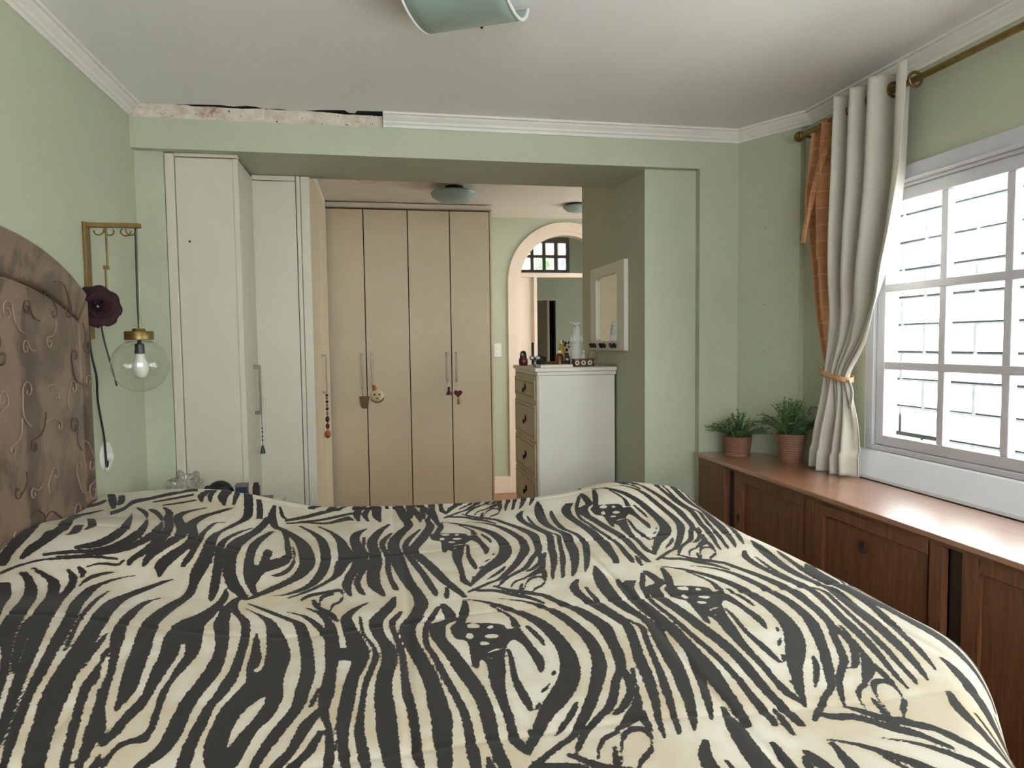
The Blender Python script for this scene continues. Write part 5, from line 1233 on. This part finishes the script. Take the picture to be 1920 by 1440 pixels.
(0, 0, 1, (19, 2684, 27, 2684, -32, 2597, -3, 2595, -57, 2478, -24, 2469, -46, 2349, -11, 2341, -45, 2251, -7, 2243, -52, 2149, -15, 2140, -46, 2037, -11, 2027, -19, 1962, 0, 1957, -4, 1935, -1, 1934)),
(0, 0, 1, (28, 2582, 34, 2581, -8, 2498, 11, 2493, -12, 2418, 4, 2413, 5, 2294, 21, 2290, 4, 2187, 19, 2182, 12, 2080, 24, 2076, 23, 1993, 38, 1989, 34, 1968, 37, 1967)),
(0, 0, 1, (41, 2928, 80, 2927, 64, 2760, 100, 2758, 81, 2664, 112, 2663, 41, 2571, 80, 2564, 15, 2442, 52, 2432, 22, 2290, 65, 2278, 32, 2165, 73, 2150, 51, 2042, 85, 2030, 75, 1936, 105, 1928, 79, 1858, 114, 1848, 58, 1782, 92, 1772, 39, 1740, 72, 1731)),
(0, 0, 1, (133, 2606, 139, 2604, 82, 2491, 101, 2486, 64, 2380, 82, 2375, 79, 2246, 100, 2239, 102, 2112, 122, 2105, 119, 1997, 138, 1992, 131, 1930, 146, 1926, 138, 1896, 141, 1896)),
(0, 0, 1, (162, 2729, 177, 2726, 161, 2637, 191, 2628, 112, 2466, 149, 2456, 84, 2360, 115, 2352, 96, 2284, 130, 2274, 124, 2173, 157, 2161, 154, 2032, 185, 2024, 191, 1924, 213, 1918, 212, 1866, 223, 1863)),
(0, 0, 1, (-423, 2831, -415, 2835, -427, 2714, -400, 2726, -404, 2639, -382, 2647, -386, 2608, -373, 2613)),
(0, 0, 1, (-491, 2863, -477, 2873, -473, 2764, -455, 2773, -463, 2686, -445, 2693)),
(0, 0, 1, (-402, 2830, -396, 2834, -384, 2746, -373, 2750, -359, 2718, -352, 2721)),
(0, 0, 1, (-365, 2719, -363, 2701, -294, 2792, -291, 2762, -224, 2872, -221, 2831, -173, 2897, -172, 2875)),
(0, 0, 1, (-317, 2719, -315, 2708, -242, 2763, -240, 2743, -168, 2811, -167, 2785, -122, 2832, -122, 2810)),
(0, 0, 1, (-357, 2691, -356, 2680, -288, 2724, -287, 2711, -214, 2729, -213, 2709, -141, 2787, -140, 2742, -115, 2751, -114, 2739)),
(0, 0, 1, (-106, 2898, -79, 2895, -116, 2805, -90, 2801, -97, 2727, -90, 2726)),
(0, 0, 1, (-66, 2894, -44, 2893, -82, 2800, -61, 2798, -61, 2722, -54, 2722)),
(0, 0, 1, (-44, 2903, -6, 2902, -40, 2780, -9, 2778, -15, 2711, -9, 2710)),
(0, 0, 1, (104, 2905, 126, 2902, 125, 2787, 147, 2785, 141, 2699, 147, 2698)),
(0, 0, 1, (145, 2898, 173, 2894, 187, 2749, 208, 2745, 206, 2632, 221, 2629)),
(0, 0, 1, (-563, 2741, -557, 2744, -609, 2686, -583, 2695, -650, 2617, -622, 2629, -659, 2494, -632, 2523, -615, 2362, -595, 2381, -604, 2264, -581, 2278, -622, 2194, -588, 2209, -639, 2140, -599, 2151, -640, 2097, -610, 2104, -618, 2051, -615, 2052)),
(0, 0, 1, (-645, 2712, -640, 2713, -710, 2654, -685, 2661, -720, 2581, -697, 2592, -688, 2478, -665, 2502, -649, 2350, -622, 2377, -652, 2261, -622, 2277, -668, 2190, -641, 2200, -679, 2137, -659, 2142, -672, 2091, -667, 2092)),
(0, 0, 1, (-789, 2697, -780, 2697, -761, 2638, -742, 2642, -738, 2532, -717, 2548, -699, 2407, -681, 2428, -686, 2300, -660, 2317, -690, 2223, -660, 2235, -702, 2159, -676, 2167, -716, 2117, -699, 2121, -709, 2090, -705, 2091)),
(0, 0, 1, (-870, 2157, -865, 2146, -832, 2188, -820, 2156, -808, 2241, -790, 2190, -806, 2347, -776, 2257, -844, 2533, -789, 2367, -871, 2629, -852, 2571)),
(0, 0, 1, (-937, 2122, -933, 2113, -882, 2135, -876, 2121, -818, 2149, -812, 2132, -778, 2187, -768, 2156, -756, 2262, -737, 2204, -758, 2379, -727, 2278, -804, 2582, -755, 2420, -841, 2661, -820, 2592, -876, 2700, -870, 2682)),
(0, 0, 1, (-898, 2108, -896, 2104, -841, 2118, -839, 2111, -781, 2144, -777, 2131, -742, 2185, -734, 2159, -717, 2258, -704, 2213, -718, 2389, -688, 2285, -745, 2541, -711, 2422, -795, 2653, -770, 2568, -829, 2680, -824, 2661)),
(0, 0, 1, (-1040, 2082, -1010, 2079, -1050, 2145, -1018, 2141, -1056, 2214, -1018, 2207, -1081, 2339, -1036, 2321, -1180, 2644, -1123, 2617, -1161, 2728, -1116, 2713, -1101, 2742, -1057, 2729, -1052, 2777, -1017, 2769, -1028, 2821, -1020, 2819)),
(0, 0, 1, (-989, 2106, -978, 2104, -993, 2165, -956, 2159, -981, 2210, -943, 2203, -986, 2263, -939, 2254, -974, 2309, -938, 2301, -1059, 2598, -1016, 2572, -1042, 2640, -1002, 2625, -990, 2686, -981, 2684)),
(0, 0, 1, (-1046, 2909, -1020, 2901, -996, 2779, -971, 2773, -958, 2697, -950, 2695)),
(0, 0, 1, (-994, 2873, -972, 2866, -965, 2781, -945, 2776, -953, 2739, -948, 2738)),
(0, 0, 1, (-929, 2323, -907, 2322, -915, 2247, -893, 2247, -921, 2228, -915, 2227)),
(0, 0, 1, (-934, 2420, -914, 2417, -889, 2309, -871, 2313, -887, 2270, -880, 2271)),
(0, 0, 1, (-947, 2650, -916, 2561, -924, 2710, -908, 2663, -919, 2793, -903, 2745, -869, 2815, -860, 2784, -799, 2870, -789, 2833, -725, 2926, -715, 2884)),
(0, 0, 1, (-841, 2765, -837, 2754, -773, 2807, -768, 2787, -720, 2843, -715, 2822)),
(0, 0, 1, (-797, 2725, -795, 2715, -745, 2753, -741, 2739, -696, 2782, -694, 2772)),
(0, 0, 1, (-1171, 2746, -1164, 2731, -1109, 2814, -1098, 2785, -1076, 2927, -1063, 2889)),
(0, 0, 1, (-688, 2895, -659, 2899, -697, 2818, -673, 2819, -673, 2761, -669, 2761)),
(0, 0, 1, (-662, 2899, -648, 2906, -662, 2822, -646, 2825, -643, 2765, -639, 2766)),
(0, 0, 1, (-629, 2918, -590, 2927, -624, 2815, -592, 2824, -591, 2749, -586, 2750)),
(0, 0, 1, (-578, 2925, -563, 2926, -573, 2847, -558, 2854, -562, 2770, -555, 2773)),
(0, 0, 1, (-828, 2066, -823, 2067, -815, 2045, -801, 2046, -803, 2023, -800, 2024)),
(0, 0, 1, (-794, 1989, -792, 1984, -788, 2026, -783, 2012, -762, 2047, -759, 2038, -732, 2057, -731, 2054)),
(0, 0, 1, (-807, 2070, -806, 2067, -777, 2091, -775, 2084, -737, 2092, -734, 2084, -727, 2115, -725, 2109)),
(0, 0, 1, (-1011, 2051, -1006, 2040, -983, 2074, -980, 2066, -933, 2096, -931, 2090, -863, 2104, -861, 2098, -807, 2117, -804, 2109, -746, 2119, -742, 2110)),
]
def smooth_edge(P, closed=False, n=4):
    P = np.asarray(P, float); m = len(P)
    if m < 3: return P
    Q = np.vstack([P[-1:], P, P[:2]]) if closed else np.vstack([2*P[0]-P[1], P, 2*P[-1]-P[-2]])
    out = []
    for k in range(1, len(Q)-2):
        p0, p1, p2, p3 = Q[k-1], Q[k], Q[k+1], Q[k+2]
        for j in range(n):
            t = j/n
            out.append(.5*(2*p1+(p2-p0)*t+(2*p0-5*p1+4*p2-p3)*t*t+(3*p1-p0-3*p2+p3)*t**3))
    if not closed: out.append(P[-1])
    return np.array(out)
def poly_sd(P, X, Y):
    """signed distance (negative inside) of points to a closed outline"""
    d2 = np.full(X.shape, 1e9); ins = np.zeros(X.shape, bool)
    for k in range(len(P)):
        ax, ay = P[k]; bx, by = P[(k+1) % len(P)]
        ex, ey = bx-ax, by-ay; l2 = ex*ex+ey*ey
        if l2 < 1e-12: continue
        t = np.clip(((X-ax)*ex+(Y-ay)*ey)/l2, 0, 1)
        d2 = np.minimum(d2, (X-ax-t*ex)**2+(Y-ay-t*ey)**2)
        if ay != by:
            ins ^= ((ay > Y) != (by > Y)) & (X < ex*(Y-ay)/(by-ay)+ax)
    d = np.sqrt(d2); return np.where(ins, -d, d)
def stripe_field(U, V):
    u, v = U[:, 0], V[0, :]
    sd = np.full(U.shape, .04); lt = np.full(U.shape, .04)
    def stamp(P, light, vmin=-9, vmax=9, umin=-9):
        mg = .035
        i0, i1 = np.searchsorted(u, [max(umin, P[:, 0].min()-mg), P[:, 0].max()+mg]); j0, j1 = np.searchsorted(v, [max(vmin, P[:, 1].min()-mg), min(vmax, P[:, 1].max()+mg)])
        if i1 <= i0 or j1 <= j0: return
        d = poly_sd(P, U[i0:i1, j0:j1], V[i0:i1, j0:j1]); T = lt if light else sd
        T[i0:i1, j0:j1] = np.minimum(T[i0:i1, j0:j1], d)
    O = np.array([.238, 1.125]); nb = 0
    for spotted, light, strip, c in PRINT:
        c = np.array(c, float)/1000
        if strip:
            q = c.reshape(-1, 4); P = np.vstack([smooth_edge(q[:, :2]), smooth_edge(q[:, 2:])[::-1]])
        else: P = smooth_edge(c.reshape(-1, 2), True, 3)
        if not spotted:
            stamp(P, light); stamp(P + (0, -.80), light, -9, 1.07); stamp(P + (0, .80), light, 2.87, 9, -.30)
        else:
            for k in (-1, 0, 1, 2):
                if not (k == 1 and nb < 3): stamp(P + np.array((.008, .829))*k, light)
                for col, (ox, oy) in enumerate(((.795, 1.178), (1.40, 1.22))):
                    R = P - O; Q = np.stack([ox + .97*R[:, 0] + .084*R[:, 1], oy + .07*R[:, 0] + 1.09*R[:, 1]], -1)
                    stamp(Q + np.array((.07, .91))*k, light)
            nb += 1
    return np.maximum(sd, -lt)
t = NT('zebra_print_fabric')
at = t.add('ShaderNodeAttribute'); at.attribute_name = 'print'
cv = t.add('ShaderNodeAttribute'); cv.attribute_name = 'cloth'
n1 = t.noise(70, 4, .65, vec=cv.outputs['Vector']); n2 = t.noise(5, 3, .5, vec=cv.outputs['Vector']); n3 = t.noise(260, 3, .6, vec=cv.outputs['Vector']); n4 = t.noise(14, 3, .6, vec=cv.outputs['Vector'])
jag = t.math('MULTIPLY', t.math('SUBTRACT', n1, .5), .011)
sd = t.math('ADD', at.outputs['Fac'], jag)
dark = t.ramp(sd, .0027, .0012)
base = t.mix(t.ramp(n2, .38, .62), srgb(210, 203, 189), srgb(194, 180, 156))
# tan shading hugging the stripes, as printed
edge = t.math('MULTIPLY', t.ramp(sd, .016, .0), t.ramp(n4, .42, .6))
base = t.mix(t.math('MULTIPLY', edge, .5), base, srgb(178, 154, 114))
dk = t.mix(t.ramp(n3, .35, .7), srgb(31, 27, 25), srgb(46, 41, 38))
t.link(t.mix(dark, base, dk), t.b.inputs['Base Color'])
t.b.inputs['Roughness'].default_value = .85; t.b.inputs['Sheen Weight'].default_value = .05; t.b.inputs['Specular IOR Level'].default_value = .3
t.bump(n3, .15, .001); MAT['zebra'] = t.m
co = comforter(); co.data.materials.append(MAT['zebra'])
tag(co, 'zebra-print quilted comforter spread over the bed', 'comforter')
